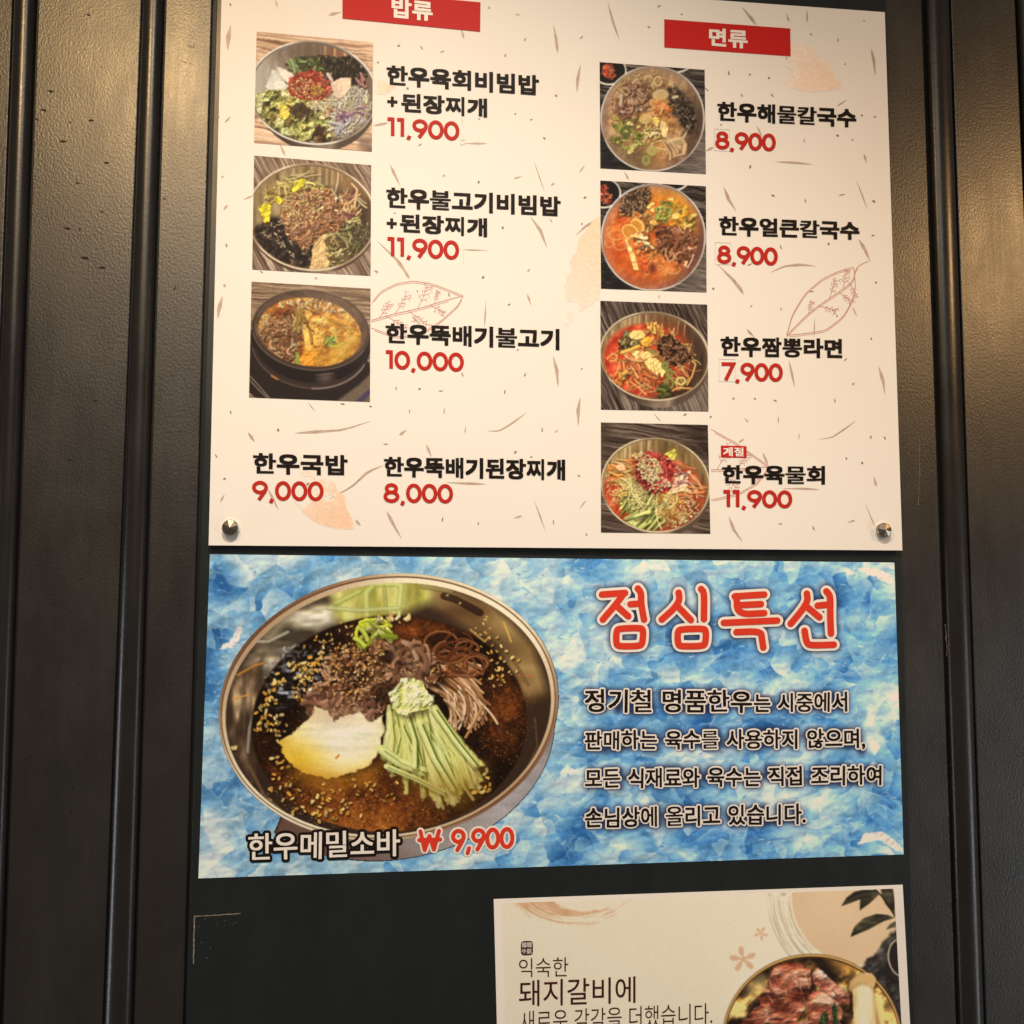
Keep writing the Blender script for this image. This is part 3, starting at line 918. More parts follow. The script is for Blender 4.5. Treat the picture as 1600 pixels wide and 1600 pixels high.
def dish_bulgogi_rice(parent, Y):
    p = Picture([(397, 243), (580, 258), (579, 431), (394, 421)], (385, 240), 7.62)
    p.wood(((0, (84, 62, 48)), (.4, (128, 100, 80)), (.65, (166, 136, 112)), (1, (204, 176, 148))), 60, 5, 22, 10)
    p.pid = 1
    im = p.bowl((775, 755, 775, 640, 6), (780, 790, 770, 640, 6), (120, 96, 66), rimw=32, metal=((150, 122, 84), (214, 186, 138)), rimcol=((170, 136, 104), (242, 214, 176)), darker_right=.25)
    p.clip = im
    p.put(p.m_poly([(1050, 200), (1400, 330), (1500, 600), (1400, 700), (1200, 400)], 60) * .6, (140, 84, 50))
    p.stroke([(1095, 220), (1085, 340), (1055, 470)], 16, (236, 208, 176), .9, 0, 0)
    lines_wall(p, (880, 960, 1020, 560), 150, 380, 26, (206, 176, 128), .4, -6)
    p.put(p.m_poly([(1000, 480), (1480, 600), (1490, 1100), (1250, 1300), (1100, 1000)], 40) * .8, (52, 36, 30))
    p.pid = 2
    p.tex(p.m_poly([(80, 900), (300, 740), (620, 800), (860, 1080), (780, 1390), (300, 1290), (110, 1100)], 10, 14), 34,
          ((0, (20, 14, 12)), (.5, (44, 32, 28)), (.85, (80, 62, 50)), (1, (150, 124, 96))), 8, .5)
    p.heap([(150, 860), (420, 800), (700, 1000), (640, 1200), (250, 1120)], 60, 60, 12, ((60, 46, 40), (30, 22, 20), (118, 96, 78), (20, 14, 12)), 2, seed=3)
    p.seeds([(250, 820), (480, 800), (620, 1000), (720, 1250), (560, 1300), (380, 1080)], 34, 26, ((240, 216, 176), (216, 186, 144)), 4)
    p.heap([(130, 920), (420, 1100), (440, 1060), (250, 960)], 14, 50, 10, ((206, 180, 150),), 2, seed=9)
    p.pid = 3
    p.heap([(1060, 860), (1330, 820), (1430, 960), (1380, 1150), (1250, 1180), (1100, 1000)], 46, 210, 19, ((176, 164, 106), (120, 108, 66), (200, 186, 130), (84, 72, 44)), 1.8, ang=.9, spread=1.6, seed=5)
    p.heap([(1300, 820), (1440, 860), (1440, 1060), (1330, 1100)], 18, 140, 14, ((120, 106, 80), (86, 74, 56)), 2.4, seed=6)
    p.heap([(1150, 720), (1350, 700), (1340, 820), (1180, 850)], 26, 120, 18, ((206, 186, 108), (182, 158, 84), (224, 206, 140)), 1.8, seed=7)
    p.pid = 4
    p.heap([(380, 360), (560, 260), (700, 290), (960, 360), (960, 480), (500, 520), (380, 480)], 60, 120, 24, ((206, 182, 96), (228, 206, 130), (168, 142, 66), (120, 96, 44), (226, 196, 120)), 1.4, seed=8)
    p.blob([(540, 430), (560, 360), (660, 290), (710, 300), (680, 380), (600, 440), (550, 470)], (206, 200, 62), .15, 40, 2, 8, .4)
    p.blob([(340, 500), (420, 520), (440, 570), (380, 610), (340, 570)], (220, 206, 56), .15, 40, 3, 14, .4)
    p.blob([(150, 650), (210, 590), (280, 600), (290, 700), (290, 800), (220, 820), (190, 750)], (222, 208, 60), .16, 40, 4, 16, .4)
    p.heap([(220, 430), (340, 420), (340, 560), (240, 600)], 24, 70, 22, ((224, 206, 110), (196, 168, 78), (180, 140, 80)), 1.6, seed=9)
    p.heap([(520, 270), (600, 240), (840, 250), (700, 320)], 6, 240, 20, ((196, 166, 120), (206, 190, 130)), 1.2, ang=-.2, spread=.6, seed=10)
    p.pid = 5
    p.heap([(1060, 500), (1250, 480), (1390, 560), (1380, 720), (1200, 760), (1020, 640)], 44, 160, 20, ((232, 172, 116), (240, 196, 140), (214, 150, 100), (228, 200, 150), (150, 80, 92)), 1.2, seed=11)
    p.stroke([(1255, 360), (1320, 430), (1300, 560), (1285, 640)], 24, (236, 196, 146))
    p.pid = 6
    p.tex(p.m_poly([(430, 560), (640, 430), (960, 430), (1160, 600), (1170, 860), (1020, 940), (860, 960), (800, 1100), (680, 1170), (600, 1080), (480, 980), (420, 780)], 4, 26), 26,
          ((0, (72, 36, 20)), (.4, (150, 96, 60)), (.7, (196, 142, 96)), (1, (240, 202, 150))), 12, 1.1)
    p.heap([(450, 560), (660, 440), (940, 440), (1150, 620), (1150, 860), (860, 960), (720, 1140), (600, 1060), (430, 860)], 260, 62, 22, ((196, 134, 90), (172, 112, 74), (214, 160, 112), (146, 92, 60), (182, 128, 104)), 2.4, seed=12, shadow=.45)
    p.seeds([(450, 520), (700, 450), (940, 520), (900, 760), (700, 820), (500, 920), (420, 760)], 190, 22, ((246, 212, 140), (232, 186, 110), (252, 228, 176)), 6, .4)
    p.pid = 7
    p.blob([(750, 1380), (790, 1200), (770, 1150), (880, 980), (960, 950), (980, 1200), (990, 1390)], (216, 186, 130), .1, 50, 3, 8, .3)
    for x in (850, 890, 930): p.stroke([(x + 30, 1000), (x, 1200), (x + 10, 1380)], 8, (176, 146, 96), .7, 0, 0)
    p.heap([(950, 960), (1060, 980), (1150, 1100), (1140, 1300), (1000, 1330)], 34, 110, 26, ((206, 186, 124), (182, 158, 96), (228, 206, 150), (120, 96, 56)), 1.8, seed=13)
    p.clip = None
    p.finish({0: 'dish_photo', 1: ('bowl', 0), 2: ('seaweed', 0), 3: ('bracken', 0), 4: ('salad_leaves', 0), 5: ('carrot_slaw', 0), 6: ('sliced_beef', 0), 7: ('cabbage', 0)},
             parent, Y, M['print'], paper_white, 'printed picture of a steel bowl of rice topped with sesame-strewn cooked beef')


def dish_bulgogi_pot(parent, Y):
    p = Picture([(393, 440), (579, 451), (578, 628), (389, 621)], (385, 435), 7.62)
    p.wood(((0, (84, 62, 46)), (.4, (128, 100, 76)), (.7, (158, 128, 98)), (1, (186, 156, 124))), 4, 9, 24, 11)
    p.pid = 1
    p.put(p.m_ell(700, 1120, 800, 500, 6), (46, 36, 32))                                  # burner plate and its rim
    p.put(p.m_poly([(1050, 1480), (1350, 1260), (1480, 1130), (1490, 1480)], 6), (112, 92, 76))
    p.put(p.m_poly([(1280, 1480), (1470, 1310), (1490, 1360), (1380, 1480)], 4), (74, 62, 86))
    for k in range(2): p.stroke([(30, 1150 + 50 * k), (150, 1280 + 50 * k), (290 - 20 * k, 1440)], 12, (176, 150, 120), .8, 0, 0)
    p.put(p.m_ell(765, 760, 720, 555, 7), (62, 48, 42))
    p.put(p.m_ell(770, 730, 720, 530, 7), (38, 29, 28))
    p.arc((768, 775, 706, 532, 7), 25, 165, 14, (112, 92, 80), .6)
    p.arc((772, 790, 690, 520, 7), 18, 84, 20, (168, 144, 132), .6)
    p.arc((772, 730, 700, 520, 7), 20, 160, 10, (92, 74, 66), .6)
    p.stroke([(300, 1160), (370, 1200)], 22, (214, 128, 70), .8, 0, 0)
    p.put(p.m_ell(940, 1185, 80, 46, -8, 12) * .7, (122, 96, 82)); p.stroke([(830, 1150), (1040, 1130)], 8, (180, 150, 130), .6, 0, 0)
    p.put(p.m_ell(765, 610, 706, 480, 7), (70, 52, 44))
    p.arc((765, 608, 700, 474, 7), 185, 300, 9, (196, 168, 140), .6)
    p.arc((765, 612, 700, 478, 7), 20, 165, 12, (150, 122, 104), .6)
    p.tex(p.m_ell(765, 600, 670, 450, 7), 120, ((0, (66, 48, 38)), (1, (112, 84, 66))), 3, .1)
    im = p.m_ell(755, 640, 615, 405, 9)
    p.clip = im
    p.pid = 2
    p.tex(im, 80, ((0, (128, 66, 26)), (.35, (176, 108, 44)), (.65, (206, 150, 66)), (1, (226, 186, 100))), 7, .35)
    p.heap([(160, 480), (400, 300), (800, 220), (1200, 330), (1240, 420), (900, 380), (500, 380), (220, 560)], 200, 28, 20, ((214, 160, 90), (240, 206, 150), (176, 106, 52), (250, 226, 180)), 2, seed=2, shadow=.3)
    p.put(p.m_poly([(920, 840), (1250, 700), (1340, 620), (1300, 900), (1000, 1020), (850, 1000)], 40) * .7, (184, 130, 44))
    p.pid = 3
    p.tex(p.m_poly([(130, 640), (300, 480), (560, 420), (660, 640), (640, 760), (560, 1010), (420, 960), (200, 820)], 6, 20), 30,
          ((0, (74, 36, 20)), (.4, (140, 92, 60)), (.7, (180, 132, 90)), (1, (226, 190, 146))), 17, 1.1)
    p.heap([(140, 640), (300, 490), (560, 440), (650, 640), (560, 1000), (400, 960), (200, 800)], 170, 80, 24, ((170, 118, 78), (150, 100, 66), (194, 146, 104), (124, 72, 44), (206, 166, 126)), 2.6, seed=4, shadow=.5)
    p.heap([(330, 380), (560, 330), (600, 400), (340, 460)], 30, 60, 30, ((140, 70, 36), (166, 92, 46)), 1.5, seed=5)
    p.pid = 4
    p.blob([(960, 470), (1020, 450), (1180, 500), (1280, 600), (1300, 680), (1120, 600), (980, 560)], (226, 152, 46), .1, 60, 3, 6, .3, .2)
    p.heap([(980, 470), (1150, 500), (1290, 640), (1040, 590)], 20, 170, 16, ((238, 170, 62), (206, 130, 34), (246, 190, 90)), .6, ang=.4, spread=.4, seed=6)
    p.pid = 5
    p.blob([(670, 600), (700, 560), (740, 620), (775, 840), (740, 875), (705, 860)], (232, 196, 96), .06, 60, 3, 3, .2)
    p.blob([(700, 520), (760, 530), (850, 600), (880, 700), (870, 800), (800, 800), (790, 680)], (214, 172, 76), .1, 50, 5, 4, .3)
    p.stroke([(690, 540), (740, 520), (720, 560), (760, 610), (800, 630)], 16, (74, 46, 22), 1, 0, 0)
    p.blob([(690, 380), (760, 370), (790, 420), (750, 480), (710, 500)], (206, 166, 82), .1, 40, 4, 4, .3)
    p.stroke([(660, 360), (740, 370), (800, 420), (880, 430), (890, 470)], 12, (92, 62, 32), 1, 0, 0)
    p.heap([(560, 420), (660, 400), (640, 640), (560, 620)], 12, 180, 26, ((206, 170, 90), (176, 130, 60)), .8, ang=1.4, spread=.6, seed=8)
    p.blob([(640, 1040), (650, 920), (700, 870), (850, 840), (850, 930), (800, 1040)], (222, 154, 56), .1, 50, 7, 6, .3)
    p.pid = 6
    p.blob([(930, 730), (990, 680), (1060, 690), (1070, 770), (1000, 800), (940, 800)], (120, 134, 62), .25, 24, 3, 12, .6)
    p.stroke([(990, 620), (1050, 660), (1090, 770)], 26, (206, 178, 66)); p.stroke([(1000, 810), (1080, 810), (1150, 770)], 30, (176, 176, 62))
    p.pid = 7
    p.blob([(580, 870), (630, 880), (640, 1020), (580, 1030)], (142, 150, 66), .1, 40, 3, 5, .2)
    for i in range(6): p.stroke([(920 + i * 20, 960 - i * 26), (1150, 880 - i * 22), (1310, 700 - i * 10)], 9, (222, 178, 84), .6, 0, 0)
    p.clip = None
    p.put(p.m_ell(1150, 420, 420, 260, 20, 120) * .28, (206, 176, 146), None, False)       # steam
    p.finish({0: 'dish_photo', 1: ('stone_pot', 0), 2: ('broth', 0), 3: ('sliced_beef', 0), 4: ('carrot', 0), 5: ('mushroom', 0), 6: ('greens', 0), 7: ('scallion', 0)},
             parent, Y, M['print'], paper_white, 'printed picture of a black stone pot of beef and mushroom stew')


def black_table(p, seed, side=True):
    p.wood(((0, (24, 20, 18)), (.5, (48, 40, 36)), (.75, (84, 72, 64)), (1, (126, 110, 98))), 12, seed, 18, 12)
    lg = p.m_poly([(900, 1600), (1150, 1480), (1500, 1000), (1600, 1000), (1600, 1600)], 90)
    n = p.noise(14, 3, seed + 5, 8, 1)
    p.put(lg * .85, p.ramp(n, ((0, (96, 82, 72)), (1, (170, 150, 134)))))
    p.put(p.m_poly([(40, 950), (300, 1250), (640, 1560), (0, 1560)], 30) * .9, p.ramp(p.noise(40, 3, seed + 8, 3, .6), ((0, (14, 12, 12)), (.6, (30, 27, 26)), (1, (66, 60, 56)))))


def dish_clear_noodles(parent, Y):
    p = Picture([(937, 97), (1101, 109), (1103, 272), (938, 263)], (930, 90), 8.65)
    black_table(p, 3)
    p.pid = 8
    p.put(p.m_ell(190, 180, 235, 195), (224, 208, 186)); p.put(p.m_ell(190, 175, 215, 175), (28, 24, 22))
    p.blob([(95, 140), (150, 80), (230, 110), (235, 190), (285, 240), (230, 300), (150, 280), (90, 220)], (198, 84, 54), .2, 40, 3, 12, .7, .2)
    p.heap((185, 190, 70, 90), 30, 50, 22, ((206, 92, 62), (176, 64, 40), (224, 130, 90)), 2, seed=2)
    p.pid = 10
    p.put(p.m_ell(1080, 30, 250, 180), (220, 204, 184)); p.put(p.m_ell(1080, 22, 230, 165), (30, 26, 24))
    p.pid = 1
    im = p.bowl((775, 825, 705, 715, 12), None, (128, 96, 76), rimw=26, metal=((150, 116, 92), (186, 150, 118)), rimcol=((176, 150, 134), (234, 216, 198)), darker_right=.35)
    p.clip = im
    p.put(p.m_poly([(60, 900), (60, 500), (300, 200), (360, 260), (180, 560), (150, 900)], 60) * .45, (140, 112, 118))
    p.pid = 2
    p.tex(p.m_ell(760, 840, 610, 610, 12, 30), 110, ((0, (110, 72, 44)), (.4, (152, 110, 70)), (.7, (186, 142, 96)), (1, (214, 176, 128))), 5, .3)
    p.put(p.m_poly([(1250, 560), (1480, 700), (1460, 1050), (1300, 1250), (1250, 900)], 50) * .85, (38, 32, 28))
    p.put(p.m_poly([(700, 640), (1000, 640), (1040, 800), (800, 820)], 60) * .7, (206, 122, 52))
    p.put(p.m_poly([(800, 1130), (920, 1120), (900, 1440), (780, 1440)], 40) * .6, (196, 112, 46))
    p.put(p.m_ell(520, 1350, 260, 130, 20, 60) * .8, (92, 76, 50))
    p.pid = 3
    p.heap([(240, 260), (700, 200), (900, 300), (780, 420), (420, 340), (260, 480)], 36, 260, 20, ((186, 150, 98), (206, 172, 118), (166, 128, 82)), 3, seed=4, shadow=.25)
    for e in ((725, 330, 60, 80), (850, 320, 50, 60), (960, 1180, 200, 60)):
        p.stroke([(e[0] + e[2] * math.cos(t), e[1] + e[3] * math.sin(t)) for t in np.linspace(0, 5.6, 16)], 24, (212, 178, 122))
    r = random.Random(4)
    for i in range(22):
        a = i / 22
        p.stroke([(900 + 90 * a, 1080 + 40 * math.sin(i)), (1010 + 170 * a, 1200 - 220 * a + 120), (1060 + 190 * a - 60 * (1 - a), 1380 - 420 * a * a)], 19, r.choice([(196, 158, 112), (166, 126, 86), (222, 188, 142), (140, 102, 68)]))
    for k in range(4):
        p.stroke([(980, 1120 + 14 * k), (1120 + 20 * k, 1080), (1200 + 12 * k, 1150 + 10 * k), (1180 + 10 * k, 1300), (1090, 1330)], 17, (206, 170, 124))
    p.pid = 4
    p.tex(p.m_poly([(400, 380), (540, 300), (740, 330), (760, 480), (700, 720), (520, 760), (420, 830), (240, 680), (220, 600), (420, 560)], 8, 26), 36,
          ((0, (76, 42, 26)), (.4, (138, 96, 70)), (.7, (178, 134, 102)), (1, (220, 184, 150))), 19, 1.1)
    p.heap([(410, 380), (540, 310), (740, 340), (740, 500), (690, 700), (520, 720), (430, 640)], 90, 90, 30, ((178, 134, 104), (152, 108, 80), (202, 160, 128), (124, 80, 56)), 2.2, seed=5)
    p.heap([(220, 610), (420, 620), (440, 820), (280, 720)], 36, 70, 28, ((160, 112, 88), (134, 88, 66), (188, 146, 118)), 2, seed=6)
    p.stroke([(355, 510), (345, 640)], 46, (196, 166, 138))
    p.pid = 5
    p.tex(p.m_poly([(950, 420), (1080, 370), (1200, 480), (1320, 640), (1350, 940), (1260, 1010), (1150, 880), (1040, 760), (1000, 580)], 10, 22), 24,
          ((0, (16, 12, 10)), (.5, (50, 38, 30)), (.8, (96, 80, 64)), (1, (190, 168, 140))), 9, .9)
    p.heap([(960, 430), (1100, 400), (1330, 660), (1340, 920), (1200, 900), (1040, 740)], 130, 60, 14, ((40, 30, 24), (24, 18, 14), (80, 64, 50), (140, 118, 94)), 2, seed=7)
    p.stroke([(1060, 540), (1110, 530)], 44, (206, 180, 132))
    p.pid = 6
    p.put(p.m_ell(880, 505, 118, 82, -8), (150, 112, 76)); p.put(p.m_ell(882, 500, 105, 70, -8), (200, 170, 122)); p.put(p.m_ell(870, 540, 60, 34, -8, 6), (206, 160, 96)); p.put(p.m_ell(900, 490, 70, 40, -8, 12) * .5, (150, 116, 80))
    p.blob([(780, 590), (860, 570), (980, 640), (1010, 690), (960, 720), (850, 680)], (196, 132, 74), .1, 50, 3, 4, .3)
    p.heap([(760, 700), (1020, 690), (1020, 780), (800, 800)], 20, 90, 22, ((222, 140, 70), (240, 190, 130), (190, 96, 40)), 1.4, seed=8)
    p.pid = 7
    r = random.Random(8)
    for i in range(44):
        x, y = 250 + r.random() * 430, 800 + r.random() * 480
        if (x - 470) / 260 - (y - 1040) / 300 > .9 or (x < 380 and y > 1180): continue
        a = r.random() * 3.14; s = r.uniform(45, 85); t = s * .48
        q = [(x + s * math.cos(a + b) if b in (0, 3.14) else x + t * math.cos(a + b), y + (s if b in (0, 3.14) else t) * math.sin(a + b) * .8) for b in (0, .9, 1.57, 3.14, 4.1, 4.71)]
        p.blob(q, r.choice([(150, 152, 74), (122, 130, 60), (176, 176, 98), (96, 104, 48), (196, 190, 118)]), .14, 30, i, 5, .45, .55)
    for e in ((410, 1000, 70, 60, (86, 96, 46)), (675, 835, 70, 55, (206, 178, 104)), (770, 1260, 62, 60, (176, 166, 90)), (690, 1390, 50, 66, (150, 146, 80))):
        for q in (1.0, .62):
            p.stroke([(e[0] + e[2] * q * math.cos(t), e[1] + e[3] * q * math.sin(t)) for t in np.linspace(0, 6.3, 18)], 20, e[4])
    p.blob([(890, 850), (950, 870), (990, 960), (960, 1090), (900, 1060), (870, 960)], (222, 196, 136), .06, 60, 3, 4, .2)
    p.blob([(770, 810), (860, 810), (880, 860), (830, 930), (770, 880)], (206, 186, 98), .1, 40, 3, 6, .3)
    p.heap([(660, 940), (880, 930), (860, 1100), (700, 1120)], 22, 90, 30, ((212, 182, 116), (190, 164, 92), (226, 200, 140)), 1.5, seed=9)
    p.clip = None
    p.put(p.m_ell(1080, 350, 300, 300, 0, 200) * .16, (214, 190, 160), None, False)
    p.finish({0: 'dish_photo', 8: ('kimchi_dish', 0), 10: ('side_dish', 0), 1: ('bowl', 0), 2: ('broth', 0), 3: ('noodles', 0), 4: ('sliced_beef', 0), 5: ('seaweed', 0), 6: ('clam', 0), 7: ('scallion', 0)},
             parent, Y, M['print'], paper_white, 'printed picture of clear noodle soup seen from above with scallions and clams')


def dish_spicy_noodles(parent, Y):
    p = Picture([(938, 282), (1103, 291), (1104, 457), (939, 451)], (930, 280), 8.65)
    black_table(p, 13)
    p.pid = 8
    p.put(p.m_ell(110, 190, 240, 205), (224, 208, 190)); p.put(p.m_ell(110, 185, 218, 185), (26, 22, 22))
    p.heap([(60, 90), (140, 90), (220, 240), (180, 330), (60, 300)], 50, 50, 26, ((176, 70, 46), (206, 96, 64), (150, 50, 32), (222, 130, 92)), 2, seed=2)
    p.pid = 10
    p.put(p.m_ell(1060, 10, 210, 150), (220, 206, 190)); p.put(p.m_ell(1060, 0, 190, 135), (34, 28, 26))
    p.pid = 1
    im = p.bowl((785, 785, 708, 725, 12), None, (120, 92, 86), rimw=26, metal=((140, 114, 108), (180, 152, 142)), rimcol=((176, 152, 138), (236, 220, 204)), darker_right=.3)
    p.clip = im
    p.pid = 2
    p.tex(p.m_ell(760, 800, 630, 640, 12, 30), 140, ((0, (150, 62, 24)), (.4, (190, 92, 38)), (.7, (212, 120, 58)), (1, (226, 150, 80))), 5, .25)
    p.put(p.m_ell(330, 1100, 260, 330, -20, 120) * .7, (200, 84, 36))
    p.put(p.m_poly([(1320, 560), (1500, 560), (1480, 1050), (1250, 1350), (1200, 1250), (1340, 900)], 60) * .75, (76, 48, 42))
    p.put(p.m_poly([(760, 160), (1200, 160), (1360, 420), (1330, 650), (1100, 640), (1000, 420), (760, 240)], 50) * .8, (216, 142, 44))
    p.put(p.m_ell(1000, 1320, 360, 110, 0, 80) * .5, (140, 74, 44))
    p.pid = 3
    for e in ((270, 750, 80, 75), (300, 700, 130, 120), (190, 860, 60, 60), (1060, 1220, 90, 60), (870, 1100, 60, 130), (340, 900, 80, 60), (700, 1180, 40, 120)):
        p.stroke([(e[0] + e[2] * math.cos(t), e[1] + e[3] * math.sin(t)) for t in np.linspace(-.6, 3.6, 14)], 18, (226, 152, 92), .8)
    p.heap([(720, 840), (850, 820), (860, 1100), (760, 1100)], 16, 170, 18, ((226, 158, 84), (206, 130, 62)), 1.6, ang=1.6, spread=.9, seed=3)
    p.pid = 4
    p.tex(p.m_poly([(320, 380), (380, 210), (560, 100), (740, 120), (770, 240), (720, 380), (640, 490), (440, 520), (330, 460)], 10, 24), 24,
          ((0, (40, 24, 16)), (.5, (92, 66, 44)), (.8, (140, 112, 82)), (1, (206, 180, 146))), 8, .9)
    p.heap([(340, 360), (400, 220), (720, 130), (740, 260), (640, 470), (440, 500)], 120, 60, 14, ((84, 60, 42), (56, 38, 26), (120, 94, 68), (170, 142, 108)), 2, seed=4)
    p.pid = 5
    p.heap([(1040, 300), (1200, 380), (1330, 560), (1270, 680), (1080, 600), (1020, 420)], 40, 110, 52, ((228, 168, 60), (238, 190, 90), (206, 140, 44), (240, 206, 120)), 1.6, seed=5, shadow=.35)
    p.heap([(560, 500), (780, 480), (830, 640), (640, 680)], 22, 110, 34, ((196, 140, 82), (176, 118, 62), (216, 166, 108)), 1.4, seed=6)
    p.pid = 6
    for q, c in (([(880, 320), (900, 290), (1050, 320), (1050, 370), (930, 350)], (112, 120, 58)), ([(800, 390), (880, 350), (960, 360), (950, 430), (840, 460)], (138, 146, 76)),
                 ([(950, 400), (1030, 370), (1050, 440), (1000, 510), (960, 490)], (128, 138, 70)), ([(800, 470), (900, 450), (1000, 510), (1010, 570), (880, 560), (810, 540)], (130, 136, 68)),
                 ([(850, 540), (930, 570), (990, 600), (910, 600)], (98, 104, 52))):
        p.blob(q, c, .12, 30, 3, 5, .5)
    for q in ([(680, 380), (770, 305), (810, 330), (720, 400)], [(1060, 460), (1130, 500), (1130, 540), (1020, 530)], [(980, 250), (1060, 250), (1050, 290), (980, 290)], [(740, 400), (790, 380), (800, 440), (760, 450)]):
        p.blob(q, (232, 208, 120), .08, 30, 3, 4, .3)
    p.blob([(730, 560), (800, 540), (860, 610), (800, 630), (740, 610)], (202, 170, 90), .1, 30, 3, 4, .3)
    p.pid = 7
    p.tex(p.m_poly([(800, 760), (880, 640), (1060, 620), (1200, 680), (1350, 700), (1370, 840), (1300, 1000), (1250, 1190), (1150, 1150), (1060, 1080), (1000, 1110), (880, 1000), (860, 860)], 6, 22), 44,
          ((0, (66, 28, 16)), (.4, (132, 78, 54)), (.7, (168, 112, 82)), (1, (214, 166, 130))), 19, 1.2)
    p.heap([(820, 740), (900, 650), (1200, 690), (1340, 720), (1340, 880), (1240, 1140), (1020, 1060), (880, 980)], 90, 120, 34, ((166, 108, 76), (140, 84, 58), (186, 130, 96), (108, 62, 42)), 2.6, seed=7)
    p.stroke([(960, 940), (950, 1010), (1000, 1130), (1060, 1080), (1060, 1000)], 20, (222, 160, 110))
    p.stroke([(1240, 1190), (1290, 1130), (1330, 1020)], 16, (236, 206, 180)); p.stroke([(1250, 930), (1310, 940), (1370, 910)], 14, (236, 190, 150))
    p.pid = 9
    p.put(p.m_ell(570, 620, 100, 80, 40), (232, 176, 96)); p.put(p.m_ell(560, 630, 82, 62, 40), (190, 128, 50))
    p.put(p.m_ell(470, 710, 115, 95, 35), (244, 196, 120)); p.put(p.m_ell(470, 712, 100, 80, 35), (186, 116, 44)); p.put(p.m_ell(450, 690, 60, 40, 35, 14) * .5, (214, 150, 72))
    p.put(p.m_ell(560, 480, 56, 40, 20), (206, 140, 70)); p.put(p.m_ell(560, 480, 40, 26, 20), (160, 96, 46))
    p.pid = 11
    p.blob([(400, 810), (440, 810), (520, 960), (590, 1230), (520, 1220), (440, 960)], (240, 196, 120), .08, 60, 3, 4, .3)
    p.stroke([(440, 830), (500, 940), (520, 990)], 8, (70, 56, 40), .8, 0, 0)
    p.heap([(540, 760), (720, 740), (740, 960), (600, 1000)], 28, 100, 40, ((236, 196, 130), (222, 150, 84), (246, 216, 160), (200, 100, 50)), 1.4, seed=9)
    p.blob([(610, 1160), (660, 1060), (720, 1090), (720, 1250), (630, 1240)], (190, 92, 46), .15, 40, 3, 5, .4); p.put(p.m_ell(775, 1200, 50, 60, 0, 10), (110, 50, 30))
    p.clip = None
    p.finish({0: 'dish_photo', 8: ('kimchi_dish', 0), 10: ('side_dish', 0), 1: ('bowl', 0), 2: ('broth', 0), 3: ('noodles', 0), 4: ('seaweed', 0), 5: ('squash', 0), 6: ('scallion', 0), 7: ('sliced_beef', 0), 9: ('clam', 0), 11: ('squid', 0)},
             parent, Y, M['print'], paper_white, 'printed picture of orange spicy noodle soup with two open clams')


